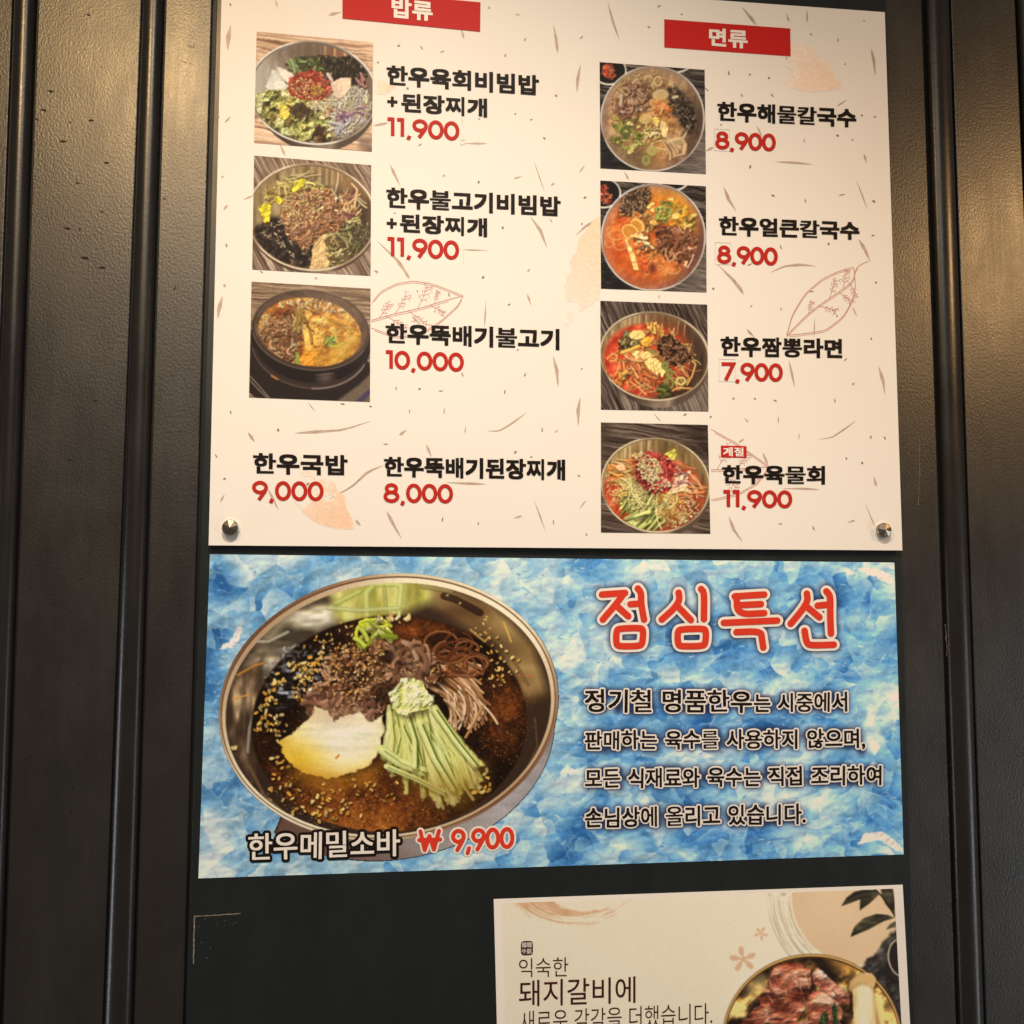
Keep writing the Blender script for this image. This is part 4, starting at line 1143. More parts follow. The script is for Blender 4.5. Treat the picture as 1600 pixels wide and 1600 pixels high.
def dish_spicy_ramen(parent, Y):
    p = Picture([(938, 470), (1105, 476), (1107, 643), (939, 640)], (930, 465), 8.65)
    p.wood(((0, (38, 28, 24)), (.45, (74, 58, 50)), (.72, (108, 90, 78)), (1, (150, 130, 112))), 66, 4, 22, 11)
    p.put(p.m_poly([(1000, 1560), (1200, 1300), (1560, 1100), (1560, 1600)], 90) * .5, (176, 156, 134), None, False)
    p.pid = 1
    im = p.bowl((800, 790, 745, 600, 8), (860, 850, 680, 640, 8), (110, 84, 60), rimw=28, metal=((136, 106, 72), (200, 168, 120)), rimcol=((150, 126, 96), (226, 200, 162)), darker_right=.5)
    p.clip = im
    p.put(p.m_poly([(700, 200), (1100, 240), (1250, 420), (1000, 400), (800, 330)], 60) * .7, (92, 50, 32))
    p.put(p.m_poly([(1150, 420), (1500, 560), (1530, 1000), (1300, 1200), (1350, 800)], 50) * .8, (44, 34, 28))
    lines_wall(p, (470, 540, 600, 690), 230, 400, 30, (206, 176, 130), .5, -8)
    for x in (1135, 1225): p.stroke([(x, 290), (x - 16, 400), (x - 26, 520)], 14, (214, 170, 120), .7, 0, 0)
    p.pid = 2
    p.tex(p.m_ell(700, 850, 590, 490, 12, 6), 110, ((0, (150, 44, 24)), (.5, (190, 70, 44)), (1, (214, 104, 66))), 5, .2)
    p.put(p.m_poly([(900, 400), (1100, 430), (1260, 620), (1240, 700), (1000, 520)], 30) * .8, (160, 52, 22))
    p.put(p.m_poly([(900, 1100), (1300, 1100), (1300, 1400), (900, 1400)], 70) * .8, (52, 26, 18))
    p.pid = 3
    ny = ((222, 176, 100), (206, 152, 80), (236, 196, 124), (188, 122, 62))
    p.heap([(280, 680), (480, 560), (900, 420), (1300, 640), (1340, 900), (1240, 1140), (900, 1240), (700, 1300), (420, 1080), (300, 900)], 110, 220, 17, ny, 2.4, seed=3, shadow=.6)
    for q in ([(160, 830), (230, 760), (300, 780), (280, 850), (200, 860)], [(380, 870), (400, 1000), (440, 1180)], [(330, 880), (300, 1000), (250, 1080)], [(480, 1140), (600, 1230), (690, 1310)],
              [(1270, 820), (1360, 900), (1310, 1060), (1240, 1180)], [(1040, 1260), (1120, 1220), (1310, 1230)]):
        p.stroke(q, 24, (226, 160, 90))
    p.pid = 4
    p.tex(p.m_poly([(840, 540), (960, 500), (1060, 560), (1250, 700), (1340, 780), (1250, 860), (1100, 900), (960, 900), (880, 760)], 6, 30), 30,
          ((0, (26, 14, 10)), (.4, (92, 58, 40)), (.7, (142, 100, 72)), (1, (206, 160, 116))), 15, 1.2)
    p.heap([(850, 540), (980, 500), (1300, 760), (1240, 860), (1000, 900), (890, 760)], 110, 80, 22, ((140, 96, 66), (110, 70, 48), (170, 124, 88), (64, 38, 28), (40, 22, 18)), 2.6, seed=4, shadow=.6)
    p.pid = 5
    p.heap([(330, 560), (480, 460), (620, 560), (560, 660), (360, 680)], 40, 90, 28, ((120, 110, 66), (90, 84, 50), (150, 136, 86), (200, 170, 110), (60, 50, 34)), 1.8, seed=5)
    p.blob([(455, 500), (510, 445), (620, 440), (690, 500), (650, 550), (560, 570), (480, 550)], (222, 204, 124), .05, 60, 3, 3, .15)
    p.heap([(680, 390), (860, 380), (900, 460), (760, 540)], 26, 120, 26, ((226, 160, 76), (236, 182, 96), (200, 128, 52)), 1.6, seed=6)
    p.blob([(610, 600), (680, 530), (770, 530), (760, 600), (700, 670), (640, 650)], (218, 168, 62), .1, 40, 3, 5, .3)
    p.stroke([(360, 745), (470, 710), (590, 660)], 52, (222, 170, 82))
    p.blob([(650, 680), (800, 700), (870, 780), (850, 810), (720, 760)], (132, 112, 60), .12, 40, 3, 6, .4)
    p.pid = 6
    p.blob([(500, 770), (560, 710), (720, 730), (800, 790), (700, 820), (620, 870), (540, 830)], (224, 190, 118), .1, 40, 3, 8, .4)
    p.blob([(660, 870), (720, 815), (820, 815), (900, 900), (950, 1000), (900, 1090), (860, 1000), (840, 1080), (810, 1000), (790, 1100), (760, 1080), (760, 990), (700, 960)], (230, 204, 128), .06, 40, 5, 4, .35, .7)
    for x in (770, 812, 852): p.stroke([(x - 30, 900), (x, 1000), (x + 6, 1080)], 9, (160, 120, 66), .7, 0, 0)
    p.pid = 7
    p.heap([(420, 830), (520, 820), (740, 980), (880, 1140), (700, 1220), (540, 1040)], 50, 190, 26, ((206, 110, 62), (226, 140, 86), (180, 84, 44), (236, 170, 110)), .9, ang=.75, spread=.9, seed=7, shadow=.6)
    p.pid = 9
    for e in ((1000, 1020, 40, 48), (1000, 1160, 56, 66), (1160, 1130, 60, 46), (930, 1270, 60, 60), (940, 920, 36, 40)):
        p.stroke([(e[0] + e[2] * math.cos(t), e[1] + e[3] * math.sin(t)) for t in np.linspace(0, 6.3, 18)], 30, (128, 134, 66) if e[0] < 1100 else (206, 190, 110))
    p.heap([(880, 1200), (1000, 1180), (1000, 1330), (880, 1340)], 14, 90, 34, ((110, 112, 56), (80, 78, 42)), 1.4, seed=8)
    p.heap((240, 1060, 130, 180), 16, 44, 34, ((232, 150, 76), (222, 120, 62)), 1, seed=9, shadow=.3)
    p.heap([(330, 1030), (440, 1010), (460, 1110), (360, 1140)], 14, 60, 34, ((232, 166, 76), (240, 186, 96)), 1.4, seed=10)
    p.clip = None
    p.finish({0: 'dish_photo', 1: ('bowl', 0), 2: ('broth', 0), 3: ('noodles', 0), 4: ('sliced_beef', 0), 5: ('vegetables', 0), 6: ('squid', 0), 7: ('crab_stick', 0), 9: ('scallion', 0)},
             parent, Y, M['print'], paper_white, 'printed picture of red seafood ramen in a steel bowl on dark wood')


def dish_cold_raw_beef(parent, Y):
    p = Picture([(939, 660), (1106, 664), (1110, 834), (939, 832)], (930, 655), 8.65)
    p.wood(((0, (52, 38, 32)), (.5, (84, 66, 54)), (.8, (108, 88, 74)), (1, (140, 120, 104))), 8, 6, 30, 8)
    p.put(p.m_poly([(1100, 80), (1540, 80), (1540, 520), (1350, 300)], 40) * .8, (40, 30, 26), None, False)
    for k in range(9): p.stroke([(1000 + 60 * k, 240 + 26 * k - 40 * (k % 2)), (1260 + 30 * k, 190 + 40 * k)], 9, (132, 112, 92), .5, 0, 0, False)
    p.pid = 1
    im = p.bowl((815, 890, 740, 640, 7), (870, 950, 690, 640, 7), (120, 92, 58), rimw=28, metal=((150, 118, 76), (206, 176, 124)), rimcol=((160, 132, 96), (236, 210, 168)), darker_right=.3)
    p.clip = im
    p.put(p.m_poly([(850, 260), (1120, 290), (1120, 420), (900, 450)], 40) * .6, (70, 52, 32))
    lines_wall(p, (405, 470, 625, 720), 300, 520, 22, (232, 206, 160), .5, 0)
    p.pid = 2
    p.tex(p.m_ell(800, 1010, 690, 520, 7, 8), 100, ((0, (150, 50, 26)), (.5, (196, 82, 48)), (1, (222, 130, 84))), 5, .25)
    p.put(p.m_poly([(1250, 1050), (1500, 1000), (1450, 1350), (1100, 1500), (900, 1450), (1200, 1300)], 60) * .75, (92, 34, 20))
    p.pid = 3
    p.heap([(180, 640), (420, 540), (600, 640), (560, 900), (260, 900)], 60, 190, 22, ((236, 160, 78), (240, 184, 110), (222, 132, 60), (240, 206, 140)), .8, ang=.25, spread=1.1, seed=3)
    p.blob([(270, 640), (330, 600), (410, 640), (400, 700), (310, 690)], (226, 188, 140), .06, 40, 3, 4, .2)
    p.pid = 8
    p.heap([(1080, 600), (1250, 640), (1440, 900), (1440, 1080), (1100, 1080), (980, 1000)], 50, 200, 20, ((236, 196, 150), (228, 150, 84), (240, 214, 170), (200, 120, 80)), .8, ang=.3, spread=1.2, seed=4)
    p.blob([(1060, 760), (1250, 720), (1260, 880), (1200, 960), (1020, 1000), (1060, 880)], (226, 190, 150), .12, 40, 5, 8, .4)
    p.heap([(1070, 740), (1260, 700), (1240, 880), (1080, 900)], 12, 120, 14, ((150, 96, 100), (176, 130, 130)), .6, ang=-.4, spread=1, seed=5)
    p.stroke([(1250, 710), (1400, 850), (1440, 940)], 18, (232, 190, 140))
    p.pid = 4
    p.tex(p.m_poly([(330, 1200), (360, 980), (560, 860), (860, 1000), (1100, 1050), (1060, 1300), (880, 1480), (640, 1480), (420, 1380), (480, 1300)], 6, 20), 40,
          ((0, (70, 70, 28)), (.4, (150, 146, 74)), (.7, (196, 186, 104)), (1, (226, 214, 140))), 8, .8)
    cu = ((196, 190, 106), (176, 172, 90), (214, 204, 124), (226, 214, 142))
    p.heap([(330, 1180), (380, 980), (560, 880), (860, 1020), (1020, 1080), (820, 1320), (560, 1280)], 70, 230, 24, cu, .7, ang=2.0, spread=1.8, seed=6, shadow=.6)
    p.heap([(480, 1300), (800, 1240), (860, 1440), (640, 1480), (440, 1380)], 22, 260, 50, ((190, 190, 104), (206, 200, 122)), .4, ang=-.6, spread=.7, seed=7, shadow=.6)
    for q in ([(420, 1380), (560, 1330), (690, 1290)], [(690, 1400), (760, 1320), (800, 1260)], [(390, 1200), (440, 1100), (500, 1040)], [(600, 960), (640, 1060), (650, 1100)]):
        p.stroke(q, 16, (46, 58, 24), .9, 0, 0)
    p.pid = 5
    yl = ((240, 216, 140), (232, 200, 112), (246, 226, 160))
    p.heap([(300, 800), (560, 780), (660, 1000), (620, 1160), (430, 1060)], 50, 200, 14, yl, 1.2, seed=8, shadow=.5)
    p.heap([(820, 1000), (1060, 1000), (1260, 1180), (1260, 1360), (1080, 1400), (860, 1300)], 110, 130, 14, ((240, 200, 120), (232, 176, 92), (246, 216, 150), (206, 130, 60)), 2.2, seed=9, shadow=.55)
    for q in ([(840, 1010), (820, 1180), (840, 1360), (900, 1490)], [(480, 800), (500, 1000), (600, 1140), (640, 1190)], [(980, 1010), (1100, 980), (1240, 950)], [(1110, 1030), (1100, 1120), (1000, 1200)]):
        p.stroke(q, 16, (244, 222, 150))
    p.heap([(240, 960), (420, 900), (440, 1020), (260, 1060)], 24, 80, 18, ((236, 190, 96), (244, 206, 120)), 1.6, seed=10)
    p.seeds([(140, 760), (260, 700), (330, 1000), (300, 1120), (160, 1130)], 34, 26, seed=4)
    p.seeds([(1200, 1100), (1400, 1080), (1420, 1280), (1100, 1480), (900, 1440), (1150, 1300)], 80, 26, seed=5)
    p.pid = 6
    p.blob([(940, 480), (1060, 390), (1090, 440), (1110, 480), (1060, 560), (1000, 520)], (196, 196, 84), .2, 40, 3, 10, .5)
    p.pid = 7
    p.tex(p.m_poly([(540, 720), (560, 560), (680, 450), (760, 430), (900, 480), (1040, 560), (1080, 640), (1040, 880), (960, 990), (820, 1010), (700, 960), (580, 840)], 4, 22), 40,
          ((0, (90, 22, 22)), (.4, (160, 50, 46)), (.7, (196, 82, 72)), (1, (232, 150, 120))), 18, 1.0)
    p.put(p.m_poly([(540, 720), (570, 580), (680, 640), (720, 840), (800, 1000), (680, 940), (570, 830)], 30, 14) * .75, (60, 16, 14))
    p.heap([(680, 470), (900, 480), (1060, 620), (1040, 860), (860, 980), (800, 640)], 70, 110, 26, ((196, 76, 68), (172, 54, 50), (214, 100, 86)), 1.8, seed=11, shadow=.35)
    p.seeds([(560, 620), (680, 470), (860, 560), (900, 720), (820, 820), (640, 800)], 170, 30, ((252, 234, 180), (244, 210, 140)), 6, .45)
    p.seeds([(680, 800), (1000, 780), (1020, 900), (820, 1000), (700, 930)], 46, 32, ((250, 228, 176),), 7, .45)
    p.heap([(480, 470), (640, 450), (660, 520), (560, 560)], 24, 34, 22, ((244, 214, 150), (236, 180, 110)), .5, seed=12)
    p.clip = None
    p.finish({0: 'dish_photo', 1: ('bowl', 0), 2: ('broth', 0), 3: ('carrot', 0), 4: ('cucumber', 0), 5: ('pear_strips', 0), 6: ('salad_leaves', 0), 7: ('raw_beef', 0), 8: ('pear_slice', 0)},
             parent, Y, M['print'], paper_white, 'printed picture of cold red soup with raw beef and sesame seeds')


# ---------------------------------------------------------------- the wall: flat dark panels, half-round mouldings, grooves
def px_line(a, b):
    """x of an upright edge seen at x = a at the top of the photo and x = b at its foot."""
    return lambda y: a + (b - a) * y / 1600.0


YT, YB = -420.0, 2000.0
wall = thing('wall', 'dark painted wall of flat panels between half-round upright mouldings', None, at(800, 2000), kind='structure')
v, f = slab([(-700, YT), (2300, YT), (2300, YB), (-700, YB)], 0.006, 0.03)
obj('groove_sheet', v, f, M['groove'], wall)


def panel(l, r):
    (a, b), (c, d) = l, r
    L, R = px_line(a, b), px_line(c, d)
    q = [(L(YT), YT), (R(YT), YT), (R(YB), YB), (L(YB), YB)]
    v, f = slab(q, 0.0, 0.0058)
    o = obj('wall_panel', v, f, M['wall'], wall)
    m = o.modifiers.new('edge', 'BEVEL'); m.width = 0.0015; m.segments = 2
    return o


def moulding(l, r, h=0.0095):
    (a, b), (c, d) = l, r
    L, R = px_line(a, b), px_line(c, d)
    V, F = [], []
    ys = np.linspace(YT, YB, 9)
    n = 22
    for y in ys:
        for k in range(n):
            t = math.pi * k / (n - 1)
            u = .5 - .5 * math.cos(t)
            V.append(at(L(y) + (R(y) - L(y)) * u, y, 0.0)); V[-1][1] = 0.0055 - (0.0055 + h) * math.sin(t) ** .8
    for i in range(len(ys) - 1):
        for k in range(n - 1):
            F.append([i * n + k, (i + 1) * n + k, (i + 1) * n + k + 1, i * n + k + 1])
    return obj('moulding', V, F, M['bead'], wall, smooth=True)


panel((-180, -320), (19, -40)); moulding((23, -34), (56, 0))
panel((60, 4), (221, 160)); moulding((224, 163), (256, 206))
panel((259, 209), (331, 286))
panel((1330, 1380), (1440, 1494)); moulding((1446, 1499), (1483, 1538))
panel((1486, 1541), (1586, 1656)); moulding((1590, 1661), (1624, 1698)); panel((1628, 1702), (1790, 1880))

chips = Flat(-0.0004)
R1 = random.Random(12)
for (x, y, s) in ((148, 265, 1.2), (127, 320, 1.1), (183, 411, 1.2), (265, 350, 1), (310, 473, 1), (225, 532, .8), (296, 615, .7), (195, 664, 1.2), (247, 750, 1.5), (297, 778, 1.3),
                  (278, 1165, .7), (202, 1337, .8), (523, 1255, .5), (203, 355, .6), (107, 347, .8), (478, 578, .6), (257, 43, .8)):
    x, y = x / 1.861, y / 1.861
    a = R1.uniform(.0, .45); L = 5.0 * s
    t = np.linspace(-1, 1, 7)
    top = [(x + L * u, y + L * u * a - (1 - abs(u) ** 1.5) * 1.9 * s * (.6 + .4 * R1.random())) for u in t]
    bot = [(x + L * u, y + L * u * a + (1 - abs(u) ** 1.5) * 1.5 * s) for u in t[::-1]][1:-1]
    chips.poly(top + bot)
for (x, y, a, L) in ((510, 830, 1.8, 8), (233, 660, 1.8, 7), (236 + 0, 1680, 2.3, 5), (160, 1855 - 100, 2.4, 5), (48 * 1.86, 1180 * 1.861, 2, 5), (115 * 1.86, 1228 * 1.861, 2.2, 5), (112 * 1.86, 1265 * 1.861, 2.1, 5), (94 * 1.861, 1340 * 1.861, 2.4, 5)):
    x, y = x / 1.861, y / 1.861
    chips.line([(x, y), (x + L * .5 * math.cos(a), y + L * .5 * math.sin(a)), (x + L * math.cos(a), y + L * math.sin(a))], 1.8, taper=[.4, 1, .3])
chips.build('paint_chip', M['chip'], wall)
sc = Flat(-0.0004)
for (x, y, a, L) in ((545, 130, .4, 9), (565, 126, 1.8, 7), (530, 177, .35, 8), (550, 182, .5, 4), (180, 52, .9, 5), (290, 192, .3, 5), (243, 140, .3, 4), (285, 440, 0, 8), (160, 345, .8, 5), (1290, 1, 1, 1)):
    x, y = x / 1.861, y / 1.861
    sc.line([(x, y), (x + L * .5 * math.cos(a), y + L * .5 * math.sin(a) + .6), (x + L * math.cos(a), y + L * math.sin(a))], 2.0, taper=[.3, 1, .4])
for x0, y0, x1, y1 in ((1443, 465, 1443, 540), (1436, 680, 1437, 745), (1437, 740, 1435, 790), (1477, 975, 1480, 1026)):
    n = 9; sc.line([(x0 + (x1 - x0) * k / n + R1.uniform(-.8, .8), y0 + (y1 - y0) * k / n) for k in range(n + 1)], .9, taper=[R1.uniform(.2, 1) for _ in range(n + 1)])
sc.build('scuff', M['scuff'], wall)

# ---------------------------------------------------------------- the black backing board
YBK = -0.0060
bk = thing('backing_board', 'smooth black backing board behind the menu sheets with a pale corner mark at lower left', 'backing board', at(860, 1900, YBK))
lb, rb = px_line(339, 291), px_line(1384, 1430)
v, f = slab([(lb(YT), YT), (rb(YT), YT), (rb(YB), YB), (lb(YB), YB)], YBK, -0.0003)
o = obj('board', v, f, M['backing'], bk)
m = o.modifiers.new('edge', 'BEVEL'); m.width = 0.0008; m.segments = 2
fl = Flat(YBK - 0.0003)
rr = random.Random(4)
def shaky(a, b, n, amp):
    return [(a[0] + (b[0] - a[0]) * i / n + rr.uniform(-amp, amp), a[1] + (b[1] - a[1]) * i / n + rr.uniform(-amp, amp)) for i in range(n + 1)]
fl.line(shaky((376, 1427.5), (304, 1432), 16, .35), 1.9, taper=[rr.uniform(.6, 1) for _ in range(17)])
fl.line(shaky((304, 1431), (302, 1506), 18, .3), 2.6, taper=[rr.uniform(.65, 1) for _ in range(19)])
for i in range(26):
    x, y = rr.uniform(306, 372), rr.uniform(1436, 1505)
    if (x - 304) / 70 + (y - 1432) / 80 > 1.1: continue
    fl.line([(x, y), (x + rr.uniform(.5, 1.6), y + rr.uniform(-.6, .6))], .7)
fl.build('corner_mark', M['residue'], bk)

# ---------------------------------------------------------------- the white menu board
YM = -0.0150
mb = thing('menu_board', 'white menu board with seven dish photos and red prices, above the blue poster', 'menu board', at(868, 856, YM))
BQ = [(352.5, -300), (1375, -300), (1410, 860), (326, 852)]
BQ[0] = (326 + (346 - 326) * (852 + 300) / 852.0, -58.0 - 0)
BQ = [(347.3, -55), (1382.5, 19), (1410, 860), (326, 852)]
v, f = slab(BQ, YM, YM + 0.004)
obj('panel', v, f, M['board'], mb)

# flecks of the printed paper
K1 = 3.077
GR = {'a': (380, 0), 'b': (380, 420), 'c': (900, 0), 'd': (900, 440)}
BL = {
 'a': [([(1492,120),(1505,190),(1512,255)],14),([(410,72),(470,58)],16),([(1050,145),(1062,188)],12),([(705,790),(755,895)],14),([(1398,775),(1450,925)],6),([(1380,1040),(1430,1110),(1460,1190)],16),
       ([(645,1160),(740,1250),(800,1335)],16),([(1300,858),(1342,848)],8),([(625,605),(700,590)],14),([(1060,690),(1172,690)],10),([(1055,1200),(1180,1205)],8),([(175,690),(203,750)],12),([(155,0),(165,38)],8),([(0,960),(48,940)],10),
       ([(-60,120),(-72,180),(-75,240)],22),([(-95,1010),(-75,985)],12),([(-90,590),(-60,560)],10)],
 'b': [([(1490,420),(1508,490),(1514,565)],16),([(1168,150),(1160,280)],8),([(1365,120),(1385,175)],10),([(770,0),(800,48)],14),([(810,225),(845,262)],12),([(248,790),(330,785),(480,775),(610,733)],14),
       ([(1175,780),(1230,780),(1290,745),(1360,693)],9),([(22,785),(55,832)],14),([(880,845),(905,905)],12),([(310,640),(345,685)],5),([(410,1108),(520,1050),(600,975),(675,945)],12),([(980,1027),(1070,1032),(1168,1035)],12),
       ([(690,1165),(720,1225),(760,1295)],16),([(1398,1110),(1455,1265)],6),([(1300,1200),(1342,1187)],10),([(120,1060),(170,1160)],12),([(540,1208),(565,1235)],14),([(750,800),(785,775)],14),([(1065,790),(1072,755)],6),
       ([(965,700),(968,665)],7),([(1050,495),(1058,520)],10),([(-100,130),(-118,200),(-122,240)],20),([(-110,1120),(-90,1085)],9)],
 'c': [([(152,10),(180,110),(207,190)],12),([(800,35),(868,120)],16),([(1110,45),(1112,108)],8),([(1012,68),(1025,105)],9),([(1420,235),(1432,290),(1440,362)],14),([(22,312),(8,380),(5,445)],16),([(870,605),(895,660)],10),
       ([(625,725),(662,708)],14),([(962,778),(1050,782),(1135,790)],12),([(1350,868),(1402,1008)],6),([(710,898),(735,960),(770,1015)],15),([(1360,1150),(1390,1200),(1415,1258)],15),([(680,1270),(760,1350),(805,1415)],15),
       ([(935,1310),(1000,1280),(1080,1272),(1155,1280)],12),([(1385,740),(1397,782)],10),([(1255,510),(1303,480)],8),([(15,830),(42,795)],7),([(0,1130),(50,1085),(110,1055)],12),([(232,825),(255,865)],9),([(1262,940),(1298,933)],9),
       ([(1010,272),(1025,312)],12)],
 'd': [([(20,558),(10,620),(12,690)],16),([(820,228),(858,268)],12),([(1024,380),(1040,450),(1052,508)],12),([(1455,408),(1478,480),(1485,542)],15),([(770,0),(805,58)],14),([(1170,758),(1230,750),(1290,710),(1345,670)],8),
       ([(372,632),(408,672)],5),([(898,822),(922,878)],12),([(995,995),(1090,995),(1172,1000)],10),([(735,1130),(760,1195),(800,1250)],14),([(1392,1070),(1440,1185)],5),([(1432,938),(1445,985)],12),([(1305,1158),(1342,1147)],8),
       ([(18,1090),(48,1052)],6),([(1330,120),(1350,168)],8),([(780,775),(810,755)],10),([(1148,170),(1145,265)],6),([(1070,760),(1075,728)],6),([(972,680),(974,648)],6)],
}
SP = {
 'a': [(1182,37),(1320,70),(1355,190),(1260,267),(957,248),(858,230),(748,220),(1308,548),(1385,575),(1448,665),(1135,572),(850,697),(965,845),(1132,875),(1488,885),(1248,1095),(1480,1060),(728,1025),(640,1305),(1372,1300),(1155,1332),
       (1505,460),(790,425),(350,1338),(88,1308),(-62,22),(-120,560),(-100,850),(648,300),(-80,1180)],
 'b': [(640,15),(350,47),(1370,10),(1153,42),(838,108),(1278,172),(1355,510),(1258,592),(950,588),(848,578),(735,575),(478,650),(612,662),(800,685),(168,775),(685,843),(1438,775),(1505,782),(1308,882),(1385,905),(372,1216),(958,1205),
       (1130,1225),(1492,1218),(990,125),(310,1035),(1320,390),(-90,80),(-60,690),(-130,900),(-90,1010)],
 'c': [(400,30),(350,130),(27,180),(508,68),(1130,165),(1260,192),(1294,308),(1385,100),(836,358),(735,352),(928,375),(797,458),(943,458),(1375,555),(1437,562),(698,600),(1258,652),(1330,672),(1098,676),(838,802),(43,950),(28,1077),
       (948,940),(1103,965),(1432,968),(1428,1132),(1215,1172),(985,1188),(835,1272),(660,1388),(8,1340),(628,430),(1443,1358)],
 'd': [(400,73),(660,33),(843,118),(986,131),(1420,275),(1333,492),(1245,572),(958,572),(860,563),(757,562),(525,640),(648,650),(820,667),(28,420),(1418,747),(1485,752),(1300,851),(1376,872),(50,1216),(982,1165),(1142,1187),(14,934),
       (1296,375),(1132,48),(1255,165)],
}
fb, fs = Flat(YM - 0.0002, 1.0e-6), Flat(YM - 0.0002, 1.0e-6)
r5 = random.Random(5)
for g, (ox, oy) in GR.items():
    for pts, w in BL[g]:
        p = np.array([(ox + x / K1, oy + y / K1) for x, y in pts])
        t = np.linspace(0, 1, 9)
        s = np.linspace(0, 1, len(p))
        q = np.stack([np.interp(t, s, p[:, 0]), np.interp(t, s, p[:, 1])], 1)
        pk = r5.choice([.35, .5, .65])
        tp = np.clip(np.where(t < pk, t / pk, (1 - t) / (1 - pk)), 0, 1) ** .8 * np.array([r5.uniform(.85, 1.1) for _ in t]) + .08
        fb.line(q, w / K1, taper=tp)
    for x, y in SP[g]:
        x, y = ox + x / K1, oy + y / K1
        a = r5.uniform(-.9, 2.3); L = r5.uniform(3.0, 8.5); w = r5.uniform(2.0, 4.4) if L < 6.5 else r5.uniform(1.6, 2.6)
        b = r5.uniform(-.5, .5)
        q = [(x + L * (k - 2) / 4 * math.cos(a + b * (k - 2) / 4), y + L * (k - 2) / 4 * math.sin(a + b * (k - 2) / 4)) for k in range(5)]
        (fs if r5.random() < .72 else fb).line(q, w, taper=[.15, .7, 1, .8, .1])
fb.build('fibre_flecks', M['fleck'], mb)['kind'] = 'stuff'
fs.build('paper_flecks', M['speck'], mb)['kind'] = 'stuff'

# peach leaf prints with a dry-brush bite taken out of them
def leaf_print(center, rx, ry, rot, seed, col=(232, 176, 138), poly=None, bite=.46, cut=None):
    cx, cy = center; e = max(rx, ry) + 8
    p = Picture([(cx - e, cy - e), (cx + e, cy - e), (cx + e, cy + e), (cx - e, cy + e)], (0, 0), 1.0, 1.25)
    base = np.array([244, 222, 200]) if cx < 800 else np.array([222, 204, 188])
    p.put(np.ones((p.h, p.w)), base)
    if poly is None:
        t = np.linspace(0, 1, 24); a = math.radians(rot)
        up = [(-rx + 2 * rx * s, -ry * math.sin(math.pi * s ** .9)) for s in t]; dn = [(-rx + 2 * rx * s, ry * math.sin(math.pi * s ** 1.1)) for s in t[::-1]]
        poly = [(cx + x * math.cos(a) - y * math.sin(a), cy + x * math.sin(a) + y * math.cos(a)) for x, y in up + dn[1:-1]]
    m = p.m_poly(poly, 1.0, 3.2, seed)
    a = math.radians(rot)
    u = ((p.X / p.ss + p.x0 - cx) * math.cos(a) + (p.Y / p.ss + p.y0 - cy) * math.sin(a)) / rx
    n = p.noise(13, 4, seed + 3) * .45 + p.noise(44, 2, seed + 5) * .67
    keep = np.clip((n - bite + .04 + u * .16) * 12, 0, 1)
    tone = .42 + .40 * np.clip(u + .4, 0, 1)
    p.pid = 1
    cov = m * keep
    if cut is not None: cov = cov * (1 - p.m_poly(cut))
    p.put(cov, base * (1 - tone[..., None]) + np.array(col) * tone[..., None], None, False)
    p.ids[cov > .12] = 1
    return p.finish({1: 'leaf_print'}, mb, YM - 0.0003, M['print'], paper_white)

leaf_print((1250, 105), 72, 34, 25, 3, (222, 180, 148))
leaf_print((496, 776), 78, 34, 41, 8, (240, 186, 146), bite=.44)
leaf_print((915, 425), 92, 60, -60, 5, (236, 190, 152), poly=[(938, 335), (925, 345), (905, 375), (892, 410), (880, 445), (884, 470), (880, 511), (893, 500), (905, 488), (924, 476), (938, 468)], bite=.36)
leaf_print((600, 133), 24, 12, 15, 6, (240, 194, 156), poly=[(584, 122), (600, 126), (618, 139), (604, 145), (584, 143)], bite=.3)

# drawn outline leaves
def leaf_drawing(pts_up, pts_dn, rib, seed, veins, Kz, o, cutx=None):
    fl = Flat(YM - 0.0003, 1e-6)
    c = lambda q: [(o[0] + x / Kz, o[1] + y / Kz) for x, y in q]
    def smooth(q, n=40):
        q = np.array(q, float); s = np.linspace(0, 1, len(q)); t = np.linspace(0, 1, n)
        x = np.interp(t, s, q[:, 0]); y = np.interp(t, s, q[:, 1])
        for _ in range(3):
            x[1:-1] = (x[:-2] + 2 * x[1:-1] + x[2:]) / 4; y[1:-1] = (y[:-2] + 2 * y[1:-1] + y[2:]) / 4
        return list(zip(x, y))
    rr = random.Random(seed)
    for q in (pts_up, pts_dn):
        s = smooth(q)
        fl.line(c(s), 1.15); fl.line(c([(x, y + 8) for x, y in s[2:-1]]), .8)
    rb_ = smooth(rib, 24)
    fl.line(c(rb_), 1.3); fl.line(c([(x, y + 9) for x, y in rb_[:-4]]), .8)
    for i, (t, dx, dy) in enumerate(veins):
        x, y = rb_[int(t * 23)]
        q = [(x, y), (x + dx * .35, y + dy * .3), (x + dx * .7, y + dy * .68), (x + dx, y + dy)]
        fl.line(c(q), .85)
        for k in (.35, .55, .75, .9):
            bx, by = x + dx * k, y + dy * k
            for sg in (-1, 1):
                L = math.hypot(dx, dy) * rr.uniform(.2, .34); a = math.atan2(dy, dx) + sg * rr.uniform(.5, .9)
                e = (bx + L * math.cos(a), by + L * math.sin(a))
                fl.line(c([(bx, by), e]), .7)
                fl.line(c([(bx + (e[0] - bx) * .6, by + (e[1] - by) * .6), (bx + L * .9 * math.cos(a + .6), by + L * .9 * math.sin(a + .6))]), .6)
    fl.build('leaf_drawing', M['vein'], mb)

